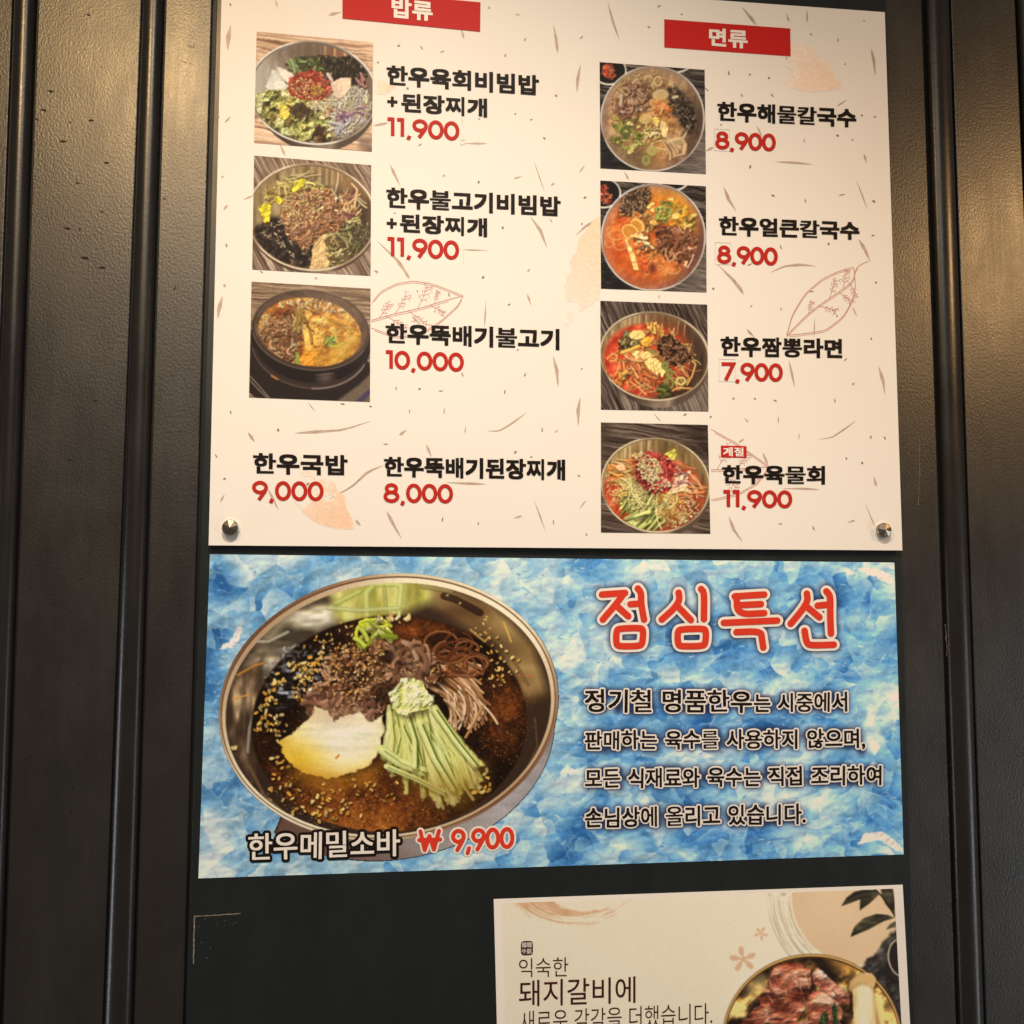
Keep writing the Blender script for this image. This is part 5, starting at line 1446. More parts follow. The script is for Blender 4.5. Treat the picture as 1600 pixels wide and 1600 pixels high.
leaf_drawing([(618, 165), (660, 110), (740, 70), (820, 58), (920, 75), (1058, 130)], [(1058, 130), (1030, 180), (940, 260), (850, 315), (740, 328), (616, 285)], [(616, 248), (720, 218), (850, 190), (960, 155), (1058, 130)], 3,
             ((.28, 60, -90), (.5, 50, -110), (.68, 20, -60), (.12, 50, -70), (.4, 90, 70), (.62, 70, 40), (.2, 90, 60)), K1, (380, 420))
leaf_drawing([(1013, 258), (1040, 160), (1100, 60), (1180, -10), (1250, -45), (1335, -70)], [(1335, -70), (1345, 20), (1330, 90), (1285, 170), (1200, 235), (1100, 250), (1013, 258)], [(1013, 258), (1130, 140), (1250, 60), (1335, 0), (1345, -70), (1405, -98)], 5,
             ((.2, 20, -60), (.35, 30, -90), (.5, 20, -90), (.3, 84, 26), (.45, 64, 50), (.58, 30, 62)), K1, (900, 440))
leaf_drawing([(650, 710), (760, 770), (860, 840), (930, 890)], [(930, 890), (870, 970), (780, 1020), (650, 1050)], [(650, 905), (800, 900), (930, 890)], 6, ((.1, 60, -110), (.4, 60, -70), (.2, 70, 90), (.55, 60, 50)), K1, (900, 440))

for fn in (dish_raw_beef_rice, dish_bulgogi_rice, dish_bulgogi_pot, dish_clear_noodles, dish_spicy_noodles, dish_spicy_ramen, dish_cold_raw_beef):
    fn(mb, YM - 0.0005)

YT_ = YM - 0.0008
def name_line(txt, tl, bl, tr, br, w=1.25, plus=None):
    ex = []
    if plus:
        x, y, s = plus
        ex = [([(x - s, y - s * .05), (x + s, y + s * .05)], 4.6), ([(x, y - s), (x, y + s)], 4.6)]
    return set_line('dish_name', txt, tl, bl, tr, br, M['black'], YT_, mb, bold=w, extra=ex)

def price_line(txt, tl, bl, tr, br, w=5.7):
    return write('price', letter_strokes(txt, tl, bl, tr, br), w, YT_, M['red'], mb, cap='flat', heavy=False)

def inset(tl, bl, tr, br, d=2.6):
    """the given corners bound the ink; stroke centres lie half a stroke inside."""
    return (tl[0] + d * .5, tl[1] + d), (bl[0] + d * .5, bl[1] - d), (tr[0] - d * .2, tr[1] + d), (br[0] - d * .2, br[1] - d)

N = name_line
PR = lambda t, tl, bl, tr, br: price_line(t, *inset(tl, bl, tr, br, 1.0))
N('한우육회비빔밥', (604, 101), (604, 133), (842, 117.5), (842, 149.5))
N('된장찌개', (627, 145), (627, 175), (761, 154), (761, 183.5), plus=(613, 158.8, 8))
PR('11,900', (604, 183), (604, 212.5), (719, 190), (719, 220.5))
N('한우불고기비빔밥', (603.5, 292), (603.5, 325), (876, 307), (876, 338.5))
N('된장찌개', (625, 333.5), (625, 363), (761, 341), (761, 370.5), plus=(612, 349, 8))
PR('11,900', (604, 370), (604, 400.5), (718.5, 376), (718.5, 406.5))
N('한우뚝배기불고기', (602.5, 504.5), (602.5, 536.5), (874, 514), (874, 547))
PR('10,000', (601.5, 547), (601.5, 576.5), (726, 551), (726, 581.5))
N('한우국밥', (395.5, 707), (395.5, 740.5), (543, 711), (543, 743))
PR('9,000', (394, 751), (394, 782), (507, 752), (507, 783.5))
N('한우뚝배기된장찌개', (600, 713), (600, 745), (883, 718), (883, 750.5))
PR('8,000', (599.4, 754.5), (599.4, 785.5), (709, 756.4), (709, 787))
N('한우해물칼국수', (1121, 158), (1121, 189), (1338, 170), (1338, 199.5), w=1.2)
PR('8,900', (1118, 204.7), (1118, 232.8), (1213, 209), (1213, 237))
N('한우얼큰칼국수', (1123.5, 337), (1123.5, 368), (1343, 346.5), (1343, 375), w=1.2)
PR('8,900', (1121, 383), (1121, 411.5), (1216, 386.7), (1216, 415.5))
N('한우짬뽕라면', (1126, 525), (1126, 557), (1316, 529.5), (1316, 560), w=1.2)
PR('7,900', (1126, 566), (1126, 595), (1224, 567.7), (1224, 597))
N('한우육물회', (1128.5, 726), (1128.5, 756), (1289, 727.6), (1289, 757.5), w=1.2)
PR('11,900', (1129, 765.6), (1129, 793), (1239, 766), (1239, 794.5))
for q in ([(1116, 201.3), (1140, 202.5), (1140, 236), (1116, 235)], [(1117.7, 378.6), (1142, 379.6), (1142, 413.6), (1117.7, 412.8)], [(1123.6, 561), (1148.8, 561.6), (1148.8, 596.2), (1123.6, 595.8)]):
    fl = Flat(YM - 0.0006, 1e-6); fl.line(q, .6, True); fl.build('price_patch', M['patch'], mb)
fl = Flat(YM - 0.0006, 1e-6)
for q in ([(720.5, 184), (722, 190)], [(723, 186), (722, 196)], [(719, 218), (726, 219), (726, 226), (719, 226), (719, 218)], [(723.5, 210), (723.5, 217)], [(724.5, 390), (724.5, 413)]):
    fl.line(q, .8)
fl.build('price_patch', M['patch'], mb)

def banner(q, txt, tl, bl, tr, br, w, label, name='heading_banner'):
    v, f = slab(q, YM - 0.0007, YM - 0.0006)
    o = obj(name, v, f, M['redbox'], mb, label=label)
    set_line('lettering', txt, tl, bl, tr, br, M['white'], YM - 0.0011, o, bold=w)

banner([(535, -16), (750.7, 3.5), (750.2, 49.5), (535, 28.8)], '밥류', (612, -5), (612, 27.5), (676, 2.5), (676, 33.5), 1.1, 'red heading banner at the top of the rice dishes')
banner([(1038, 30), (1234.8, 44.5), (1235.5, 87.8), (1038, 74)], '면류', (1108, 43.5), (1108, 71.5), (1168, 47), (1168, 76.5), 1.0, 'red heading banner above the noodle dishes')
banner([(1126.5, 696), (1166.5, 697), (1166.5, 715.4), (1126.5, 714.6)], '계절', (1130, 698.5), (1130, 712.8), (1162, 699), (1162, 713.4), .45, 'small red season tag', 'season_tag')


def bolt(px, py, tilt, label):
    """stand-off bolt: clear washer, steel barrel and a faceted cap."""
    base = thing('standoff_bolt', None, None, (0, 0, 0)); base.parent = mb
    c = at(px, py, YM)
    base.location = Vector(c - origin(mb)); base['label'] = label
    def lathe(name, prof, n, mat, smooth, rot=0.0):
        V, F = [], []
        for (r, d) in prof:
            for k in range(n):
                a = 2 * math.pi * k / n + rot
                V.append((c[0] + r * math.cos(a), YM - d, c[2] + r * math.sin(a)))
        m_ = len(prof)
        for i in range(m_ - 1):
            for k in range(n):
                F.append([i * n + k, i * n + (k + 1) % n, (i + 1) * n + (k + 1) % n, (i + 1) * n + k])
        F.append([(m_ - 1) * n + k for k in range(n)])
        return obj(name, V, F, mat, base, smooth)
    lathe('washer', ((.0122, .0), (.0124, .0006), (.0117, .0014)), 40, M['white'], False)
    lathe('barrel', ((.0100, .0014), (.0100, .0050)), 40, M['steel'], True)
    lathe('rim', ((.0100, .0050), (.0106, .0054), (.0106, .0078), (.0102, .0084)), 48, M['steel'], False)
    lathe('cap', ((.0102, .0084), (.00012, .0114)), 8, M['steel'], False, tilt)

bolt(361, 825, 0.30, 'faceted steel bolt at the lower left corner')
bolt(1378, 829, 0.55, 'faceted steel bolt at the lower right corner')


# ---------------------------------------------------------------- the blue lunch special poster
YP = YBK - 0.0009
PQ = [(328, 866), (1397.5, 879), (1412, 1335), (310, 1372.5)]
ps = thing('lunch_poster', 'blue ice patterned poster with a big bowl of buckwheat noodles below the white board', 'poster', at(860, 1355, YP))

title = {
    '점': [[(222, 190), (322, 183)], [(316, 187), (283, 232), (226, 298)], [(283, 236), (336, 284)], [(345, 232), (388, 229)], [(377, 164), (392, 182), (391, 230), (404, 298)], ['c', (284, 337), (402, 333), (396, 412), (284, 414)]],
    '심': [[(553, 182), (558, 216), (528, 256), (480, 298)], [(552, 244), (606, 300)], [(650, 166), (664, 182), (662, 296)], ['c', (548, 340), (672, 336), (668, 412), (550, 414)]],
    '특': [[(795, 198), (922, 190)], [(803, 196), (806, 276), (922, 270)], [(808, 236), (908, 231)], [(748, 312), (978, 302)], [(802, 352), (908, 348), (912, 380), (918, 418)]],
    '선': [[(1106, 186), (1110, 218), (1082, 262), (1036, 316)], [(1108, 244), (1160, 288)], [(1152, 238), (1200, 233)], [(1190, 176), (1208, 196), (1206, 280), (1210, 358)], [(1096, 346), (1104, 396), (1120, 410), (1222, 406)]],
}
def rounded(s, c, n=3):
    s = [np.array(q, float) for q in s]
    if c: s = s + [s[0]]
    if len(s) < 3: return [tuple(q) for q in s]
    for _ in range(n):
        o = [] if c else [s[0]]
        for a, b in zip(s[:-1], s[1:]): o += [a * .75 + b * .25, a * .25 + b * .75] if not c or _ else [a * .88 + b * .12, a * .12 + b * .88]
        s = o + ([o[0]] if c else [s[-1]])
    return [tuple(q) for q in (s[:-1] if c else s)]


T_ = []
for ch, ss_ in title.items():
    for s in ss_:
        c = s[0] == 'c'; s = rounded(s[1:] if c else s, c)
        T_.append(([(860 + x / 2.759, 860 + y / 2.759) for x, y in s], c, ch, 3))
BODY = [
    ('정기철 명품한우', (914, 1076), (914, 1113.5), (1175, 1077.5), (1175, 1114), .75, .30), ('는 시중에서', (1178, 1083.5), (1178, 1113), (1324, 1080.5), (1324, 1112), .6, .32),
    ('판매하는 육수를 사용하지 않으며,', (914, 1141), (914, 1172.5), (1352, 1138), (1352, 1170.5), .6, .34),
    ('모든 식재료와 육수는 직접 조리하여', (914, 1200.7), (914, 1232.8), (1377.5, 1195), (1377.5, 1226.8), .6, .32),
    ('손님상에 올리고 있습니다.', (914, 1262), (914, 1294), (1259, 1255), (1259, 1287.8), .6, .32)]
B_ = [letter_strokes(t, *inset(a, b, c, d, 1.6), space=sp, wiggle=.035, seed=i + 3) for i, (t, a, b, c, d, w, sp) in enumerate(BODY)]
NAME_ = letter_strokes('한우메밀소바', (391, 1305), (391, 1343), (622, 1297), (622, 1335), wiggle=.03, seed=4)
PRICE_ = letter_strokes('9,900', (706, 1296.5), (706, 1328.5), (804, 1292.5), (804, 1325))
WON_ = [([(657, 1299), (663.5, 1328), (671, 1306), (678, 1327), (686, 1298)], False, 'w', 4), ([(655, 1312.5), (688, 1311.5)], False, 'w', 4)]

ice = Picture([(x, y) for x, y in PQ], (0, 0), 1.0, 0.95)
H_, W_ = ice.h, ice.w
wx, wy = (fbm(H_, W_, 70, 4, 3) - .5) * 110, (fbm(H_, W_, 70, 4, 4) - .5) * 110
d1, d2, ix = worley(H_, W_, 190, 5, (wx * .6, wy * .6))
e1, e2, jx = worley(H_, W_, 900, 6, (wx * .5, wy * .5))
rg = np.random.default_rng(3)
def facet(idx, n, k):
    """every splinter of ice is a tilted face: one tone across it, running lighter to one side."""
    a = rg.random(n) * 6.283; g = rg.random(n) * k
    cx_ = np.bincount(idx.ravel(), ice.X.ravel(), n) / np.maximum(1, np.bincount(idx.ravel(), minlength=n)); cy_ = np.bincount(idx.ravel(), ice.Y.ravel(), n) / np.maximum(1, np.bincount(idx.ravel(), minlength=n))
    return ((ice.X - cx_[idx]) * np.cos(a)[idx] + (ice.Y - cy_[idx]) * np.sin(a)[idx]) * g[idx]
tone = rg.random(190)[ix] * .26 + rg.random(900)[jx] * .26 + facet(ix, 190, .007) + facet(jx, 900, .016) + fbm(H_, W_, 120, 3, 8) * .46 + .07
fine = fbm(H_, W_, 11, 4, 9, 1.6, .8, .7)
tone = tone + (fine - .5) * .26 + (fbm(H_, W_, 3.2, 2, 19) - .5) * .16
deep = np.zeros((H_, W_))
for cx, cy, rx, ry in ((1060, 1010, 60, 34), (1130, 1030, 40, 34), (1180, 1120, 70, 36), (1110, 985, 44, 22), (1330, 930, 60, 30), (930, 1280, 46, 34), (1110, 1310, 60, 28), (1385, 1275, 36, 34), (900, 880, 34, 20), (335, 1080, 30, 46),
                       (330, 1000, 26, 26), (345, 900, 30, 30), (985, 1290, 34, 24), (1170, 1300, 40, 20), (1300, 1200, 30, 20), (890, 1350, 30, 14), (1090, 1140, 50, 30), (1000, 1130, 40, 20)):
    deep = np.maximum(deep, ice.m_ell(cx, cy, rx, ry, rg.uniform(-30, 30), 26))
pale = np.zeros((H_, W_))
for cx, cy, rx, ry in ((860, 890, 60, 24), (560, 890, 60, 22), (920, 1030, 60, 40), (1090, 1170, 40, 20), (1380, 900, 40, 30), (370, 1010, 16, 26), (330, 1290, 30, 30), (880, 1240, 40, 40), (1230, 1080, 70, 30), (1380, 1120, 30, 50), (1010, 890, 50, 16),
                       (840, 960, 30, 30), (1270, 1010, 50, 24), (960, 1330, 40, 20), (340, 1350, 30, 16), (1250, 1310, 40, 16)):
    pale = np.maximum(pale, ice.m_ell(cx, cy, rx, ry, rg.uniform(-30, 30), 26))
brk = np.clip(.35 + fbm(H_, W_, 30, 3, 12) * 1.1, 0, 1)
tone = tone - deep * .32 * brk + pale * .24 * brk
col = ice.ramp(np.clip(tone, 0, 1), ((0, (38, 96, 154)), (.22, (70, 130, 182)), (.42, (106, 160, 196)), (.60, (142, 182, 202)), (.80, (184, 204, 208)), (1, (226, 228, 220))))
em = .6 * ice.emboss(fbm(H_, W_, 26, 3, 13, 1.5, .9, .6), 1.0) + .4 * ice.emboss(tone, .6)
col = col * (1 + (em - 1) * .22)[..., None]
ridge = np.maximum(np.clip(1 - (d2 - d1) / 3.2, 0, 1), .8 * np.clip(1 - (e2 - e1) / 2.2, 0, 1)) * np.clip(fbm(H_, W_, 40, 3, 15) * 2.6 - 1.1, 0, 1)
col = col * (1 - ridge[..., None] * .6) + np.array([222, 228, 226]) * ridge[..., None] * .6
ice.put(np.ones((H_, W_)), np.clip(col, 0, 255))
ri = random.Random(9)
for i in range(1500):                                                          # glints and small cracks of the crushed ice
    x, y = ri.uniform(308, 1414), ri.uniform(864, 1374)
    a = ri.uniform(-.9, .4); L = ri.uniform(2, 8)
    k = ri.random()
    c = (236, 238, 234) if k < .5 else ((176, 204, 222) if k < .75 else (40, 96, 160))
    ice.stroke(ice_p := [(x, y), (x + L * .5 * math.cos(a), y + L * .5 * math.sin(a) + ri.uniform(-1, 1)), (x + L * math.cos(a), y + L * math.sin(a))], ri.uniform(.8, 2.0), c, ri.uniform(.25, .8), 0, 0)
for q in ([(375, 978), (380, 990), (368, 1008), (350, 1018), (342, 1014), (360, 1002), (368, 988)], [(1340, 1320), (1372, 1312), (1411, 1334), (1411, 1326), (1380, 1300), (1352, 1302)], [(1340, 890), (1362, 886), (1396, 900), (1396, 912), (1368, 902)]):
    ice.blob(q, (226, 222, 214), .06, 12, 2, 3, .2, 0)
glow = np.zeros((H_, W_))
def add_glow(strokes, w, s):
    g = Picture(PQ, (0, 0), 1.0, 0.95)
    for pts, c, ch, n in strokes:
        g.stroke(pts + ([pts[0]] if c else []), w, (255, 255, 255), 1, 0, 0)
    return np.clip(blur(g.rgb[..., 0] / 255, s) * 1.25, 0, 1)
glow = np.maximum(glow, add_glow(T_, 22, 4.0) * .85)
for b, bb in zip(B_, BODY): glow = np.maximum(glow, add_glow(b, 11, 3.6) * .85)
ice.put(glow, (30, 34, 62))
ice.finish({0: 'ice_picture'}, ps, YP, M['vinyl'], paper_white, soft=.5, grain=.05, sat=.9, con=1.0)
v, f = slab(PQ, YP + 0.0002, YBK - 0.0001)
obj('sheet', v, f, M['white'], ps)

bw = Picture([(332, 886), (884, 886), (884, 1352), (332, 1352)], (300, 860), 2.667, 1.15)
bw.pid = 1
body = bw.m_ell(826, 772, 690, 516, -10)
n = np.clip(bw.X / bw.w + .25 * bw.noise(160, 3, 3, 2, .5) - .1, 0, 1)
bw.put(body * bw.m_poly([(380, 1080), (1560, 560), (1600, 1400), (240, 1400)], 14), bw.ramp(n, ((0, (96, 66, 50)), (.35, (112, 86, 74)), (.6, (142, 124, 116)), (.85, (172, 160, 154)), (1, (132, 122, 120)))))
rim = bw.m_ell(818, 652, 712, 555, -8)
ang = np.arctan2(bw.Y / bw.h - .46, bw.X / bw.w - .5)
n = .5 + .5 * np.cos(ang * 2 + 1.9) + .25 * bw.noise(160, 3, 4)
bw.put(rim, bw.ramp(n, ((0, (112, 74, 52)), (.5, (160, 122, 92)), (.9, (214, 188, 150)), (1.2, (240, 220, 186)))))
bw.put(bw.m_ell(818, 654, 700, 543, -8), (92, 62, 44)); bw.put(bw.m_ell(818, 655, 696, 538, -8), bw.ramp(n, ((0, (176, 142, 108)), (.5, (206, 176, 140)), (1, (240, 220, 186)))))
im = bw.m_ell(818, 661, 681, 522, -8)
bw.clip = im
bw.put(im, (58, 42, 32))
X_, Yy = (bw.X / bw.ss + bw.x0 - 300) * 2.667, (bw.Y / bw.ss + bw.y0 - 860) * 2.667
n1 = bw.noise(120, 4, 7, 2.2, .8)
def tint(m, c, a): bw.put(np.clip(m, 0, 1) * a, c)
bw.tex(bw.m_poly([(560, 160), (760, 100), (1000, 120), (1060, 190), (860, 270), (640, 310), (560, 280)], 22), 120, ((0, (140, 130, 62)), (.5, (182, 170, 88)), (1, (220, 210, 136))), 3, .1, 3, .6, 2)
bw.tex(bw.m_poly([(330, 300), (570, 170), (600, 300), (420, 420), (300, 520), (230, 480)], 26), 90, ((0, (72, 60, 48)), (.45, (150, 132, 104)), (.75, (190, 174, 146)), (1, (228, 216, 190))), 4, .25, 3, 1.8, .8, 1.9)
bw.tex(bw.m_poly([(1000, 130), (1250, 220), (1420, 400), (1490, 620), (1400, 640), (1260, 400), (1000, 240)], 20), 120, ((0, (36, 22, 16)), (.5, (104, 76, 48)), (.8, (160, 128, 82)), (1, (210, 180, 130))), 6, .15, 2, 3.0, 1.0, 1.7)
bw.tex(bw.m_poly([(150, 560), (300, 430), (320, 560), (250, 760), (250, 960), (160, 800)], 20), 70, ((0, (44, 30, 22)), (.5, (96, 74, 56)), (.8, (150, 122, 92)), (1, (206, 176, 130))), 8, .2, 3, .8, 2, 1.8)
for q, w, c in (([(730, 270), (726, 180), (760, 140), (850, 140), (872, 150), (860, 270)], 26, (206, 206, 122)), ([(600, 220), (640, 200), (700, 170)], 24, (196, 192, 110)), ([(800, 150), (810, 260)], 16, (176, 166, 92)),
                ([(190, 520), (260, 480), (300, 470)], 12, (206, 140, 66)), ([(170, 620), (240, 600)], 9, (226, 160, 80)), ([(270, 640), (240, 740), (232, 840)], 14, (176, 160, 140)), ([(1160, 330), (1220, 380), (1240, 360)], 10, (206, 160, 90)),
                ([(1050, 190), (1100, 205), (1200, 260)], 30, (46, 28, 20)), ([(960, 150), (1080, 170)], 22, (150, 132, 84)), ([(1300, 300), (1330, 380)], 10, (226, 176, 96)), ([(1360, 520), (1420, 525)], 7, (200, 120, 60)),
                ([(570, 240), (700, 250), (860, 240)], 20, (196, 196, 130)), ([(250, 380), (320, 380), (400, 340)], 14, (196, 184, 160)), ([(1200, 300), (1330, 440), (1400, 560)], 14, (120, 92, 60)),
                ([(240, 900), (300, 1020), (400, 1110)], 16, (120, 92, 66)), ([(1430, 700), (1440, 820), (1370, 960)], 12, (96, 70, 50))):
    bw.stroke(q, w, c, .75, .1, .3)
bw.pid = 2
br = bw.m_ell(822, 722, 574, 450, -4, 3)
n = bw.noise(60, 4, 9)
warm = np.clip((Yy - 700) / 420, 0, 1) * np.clip(1.25 - abs(X_ - 640) / 520, 0, 1) + np.clip(1 - np.hypot((X_ - 1290) / 170, (Yy - 660) / 240), 0, 1) * .8 + np.clip(1 - np.hypot((X_ - 900) / 330, (Yy - 330) / 90), 0, 1) * .8
fine = bw.noise(11, 3, 10)
bw.put(br, bw.ramp(np.clip(warm * .8 + (n - .5) * .5 + (fine - .5) * .45, 0, 1), ((0, (30, 19, 13)), (.3, (56, 31, 18)), (.6, (112, 60, 28)), (.88, (160, 92, 42)), (1, (200, 132, 64)))))
r = random.Random(5)
def speck(n, pick, s, cols, a=1.0, sh=0.0):
    for i in range(n):
        x, y = pick()
        t = r.random() * 3.14; L = s * r.uniform(.3, .6)
        if sh: bw.stroke([(x + 3, y + 5), (x + 3 + L * math.cos(t), y + 5 + L * math.sin(t))], s * .8, (20, 12, 8), sh, 0, 0, False)
        bw.stroke([(x, y), (x + L * math.cos(t), y + L * math.sin(t))], s * .62 * r.uniform(.7, 1.1), r.choice(cols), a * r.uniform(.6, 1), .1, .1)
def inell(cx, cy, rx, ry):
    def g():
        t = r.random() * 6.283; q = math.sqrt(r.random()); return cx + rx * q * math.cos(t), cy + ry * q * math.sin(t)
    return g
def near(pts, s):
    def g():
        i = r.randrange(len(pts) - 1); t = r.random()
        return pts[i][0] + (pts[i + 1][0] - pts[i][0]) * t + r.gauss(0, s), pts[i][1] + (pts[i + 1][1] - pts[i][1]) * t + r.gauss(0, s)
    return g
speck(1300, inell(822, 730, 560, 430), 5.5, ((150, 92, 44), (196, 134, 70), (226, 176, 110), (90, 54, 28)), .7)
speck(700, inell(700, 1030, 420, 130), 6, ((206, 146, 72), (236, 190, 116), (160, 98, 44)), .7)
speck(380, inell(1300, 660, 130, 200), 5, ((166, 92, 46), (196, 116, 60)), .6)
speck(180, inell(450, 500, 150, 110), 16, ((206, 206, 208), (150, 146, 144), (96, 90, 88)), .5)
bw.tex(bw.m_poly([(420, 440), (560, 420), (540, 540), (440, 620), (340, 640), (330, 560)], 34) * .75, 26, ((0, (22, 16, 14)), (.6, (40, 34, 32)), (.85, (130, 128, 130)), (1, (214, 214, 216))), 14, .4, 4, 1.4, .6, 2.6)
ss_ = ((246, 196, 104), (232, 168, 72), (252, 220, 146))
bw.pid = 4
speck(70, near([(560, 440), (450, 490), (360, 540), (310, 640), (270, 760)], 18), 22, ss_, 1, .5)
speck(40, near([(440, 510), (500, 500), (440, 580), (420, 600)], 26), 18, ss_, 1, .5)
speck(22, near([(320, 740), (360, 720)], 22), 18, ss_, 1, .5)
speck(44, near([(500, 400), (640, 320), (760, 290), (880, 285)], 14), 14, ss_, 1, .4)
speck(46, near([(330, 840), (390, 940), (340, 1020), (520, 1080), (640, 1070)], 34), 20, ss_, 1, .5)
speck(30, near([(520, 1000), (680, 1040), (760, 970), (800, 1080)], 50), 16, ss_, 1, .5)
speck(40, near([(1140, 360), (1280, 440), (1300, 540), (1240, 500)], 34), 15, ss_, 1, .4)
speck(16, near([(1170, 1000), (1220, 1020), (1230, 900)], 14), 20, ss_, 1, .5)
speck(10, near([(1080, 200), (1300, 310), (1180, 330)], 16), 13, ss_, .9)
bw.seeds([(160, 810), (190, 800), (180, 840)], 3, 22)
bw.pid = 3   # buckwheat noodles
nd = ((206, 156, 112), (222, 176, 132), (180, 128, 88), (236, 198, 158), (160, 108, 68))
for i in range(70):
    a = i / 70
    x0, y0 = 930 + 150 * r.random(), 470 + 110 * r.random()
    x2, y2 = 1120 + 110 * r.random(), 480 + 260 * a
    pts = [(x0 + (x2 - x0) * t + 60 * math.sin(t * 3.1) * (a - .3), y0 + (y2 - y0) * t - 46 * math.sin(t * 3.1) * (1 - a)) for t in np.linspace(0, 1, 8)]
    bw.stroke([(p[0] + 2, p[1] + 7) for p in pts], 15, (34, 20, 12), .5, 0, 0, False); bw.stroke(pts, 12, r.choice(nd), 1, .25, .35)
for i in range(26):
    cx, cy = 1100 + r.uniform(-70, 90), 430 + r.uniform(-50, 60); q = r.uniform(24, 60); a0 = r.random() * 6
    bw.stroke([(cx + q * math.cos(a0 + t) * 1.2, cy + q * math.sin(a0 + t) * .8) for t in np.linspace(0, 4, 12)], 10, r.choice(((120, 70, 40), (146, 92, 56), (96, 54, 32))), .9, .2, .3)
for i in range(34):
    x = 1030 + 150 * r.random(); y = 560 + 90 * r.random(); b = r.uniform(-.2, .5)
    q = bw.curl(x, y, r.uniform(90, 170), r.uniform(.3, 1.3), r.uniform(.2, 1.5))
    bw.stroke([(u + 2, v + 6) for u, v in q], 13, (34, 20, 12), .45, 0, 0, False); bw.stroke(q, 10.5, r.choice(nd), .95, .25, .3)
bw.stroke([(1210, 650), (1180, 710), (1140, 780)], 11, (186, 134, 82))
bw.pid = 5   # beef
bf = [(468, 620), (490, 580), (540, 560), (560, 450), (640, 420), (700, 370), (800, 360), (900, 362), (960, 400), (1040, 480), (1052, 550), (960, 570), (860, 570), (820, 640), (790, 700), (740, 720), (690, 670), (590, 690), (575, 715), (550, 660), (480, 690)]
bw.put(bw.m_poly([(x + 4, y + 22) for x, y in bf], 16, 16) * .6, (20, 12, 8), None, False)
bw.tex(bw.m_poly(bf, 2, 18), 44, ((0, (52, 28, 18)), (.35, (116, 74, 50)), (.6, (158, 110, 80)), (.8, (190, 142, 108)), (1, (230, 190, 156))), 23, 1.3, 5)
bw.heap([(500, 580), (570, 450), (700, 380), (930, 380), (1040, 500), (960, 560), (820, 620), (740, 700), (600, 670)], 300, 52, 12, ((136, 88, 58), (158, 108, 74), (110, 68, 44), (180, 132, 96), (84, 48, 30), (198, 152, 116)), 3.0, seed=6, shadow=.5)
bw.heap([(780, 400), (900, 380), (1020, 480), (900, 560), (780, 540)], 60, 90, 17, ((140, 98, 72), (166, 122, 92), (112, 74, 52), (190, 146, 116)), 3.0, seed=16, shadow=.55)
bw.heap([(470, 600), (560, 590), (780, 640), (770, 700), (600, 680), (480, 680)], 90, 54, 14, ((170, 122, 96), (146, 98, 74), (192, 146, 120), (120, 78, 58)), 2.8, seed=7, shadow=.45)
bw.put(bw.m_ell(810, 440, 34, 26, 0, 10) * .8, (30, 18, 14)); bw.put(bw.m_ell(690, 530, 60, 30, 20, 14) * .6, (36, 20, 16)); bw.put(bw.m_ell(800, 600, 60, 40, -30, 14) * .7, (34, 20, 14))
speck(150, near([(560, 560), (620, 450), (720, 420), (760, 480), (640, 600)], 44), 12, ((240, 186, 104), (220, 150, 70), (250, 214, 150)), 1, .3)
speck(40, near([(640, 640), (740, 560), (1000, 500)], 40), 10, ((230, 176, 104),), 1, .3)
bw.pid = 9   # scallion
for e in ((720, 350, 36, 46), (790, 330, 44, 32), (760, 305, 60, 16)):
    bw.stroke([(e[0] + e[2] * math.cos(t), e[1] + e[3] * math.sin(t)) for t in np.linspace(.4, 5.8, 16)], 15, (206, 206, 70))
bw.heap([(690, 340), (760, 300), (840, 330), (850, 370), (760, 350), (700, 410)], 16, 50, 18, ((196, 200, 84), (222, 218, 130), (150, 160, 50)), 1.4, seed=8)
bw.seeds([(750, 280), (910, 275), (900, 295), (760, 300)], 14, 22)
bw.pid = 6   # boiled egg half
eg = [(356, 800), (420, 760), (500, 690), (515, 650), (560, 668), (590, 716), (620, 690), (700, 676), (735, 715), (795, 690), (800, 740), (782, 830), (745, 890), (660, 930), (560, 950), (480, 930), (400, 880)]
bw.put(bw.m_poly([(x + 4, y + 16) for x, y in eg], 20) * .5, (40, 22, 8), None, False)
g = np.clip(np.hypot((X_ - 640) / 250, (Yy - 755) / 190), 0, 1.2)
ec = bw.ramp(g, ((0, (246, 234, 208)), (.5, (242, 224, 186)), (.8, (242, 218, 152)), (1.2, (222, 170, 66))))
yk = np.clip(1 - np.hypot((X_ - 440) / 170, (Yy - 870) / 110), 0, 1)
ec = ec * (1 - yk[..., None] * .9) + np.array([240, 196, 66]) * yk[..., None] * .9
for k in range(12): pass
fib = bw.noise(18, 3, 31, 5, 1)
ec = ec * (1 + (fib - .5) * .16)[..., None]
bw.put(bw.m_poly(eg, 2.5, 7), ec)
for k in range(0): bw.stroke([(790 - k * 7, 715 + k * 5), (775 - k * 5, 800), (720 - k * 8, 900)], 6, (206, 190, 150) if k % 2 else (250, 240, 216), .6, 0, 0)
bw.put(bw.m_ell(600, 690, 90, 34, 0, 26) * .5, (206, 160, 120)); bw.stroke([(600, 866), (612, 854)], 9, (206, 130, 60), .9, 0, 0)
bw.put(bw.m_poly([(430, 890), (640, 930), (800, 880), (760, 960), (560, 1000), (420, 950)], 30) * .5, (206, 140, 46), None, False)
bw.pid = 7   # cucumber strips
fan = [(815, 670), (860, 660), (1010, 640), (1060, 720), (1130, 790), (1190, 850), (1215, 890), (1150, 930), (1130, 1010), (1060, 990), (960, 930), (860, 900), (790, 860)]
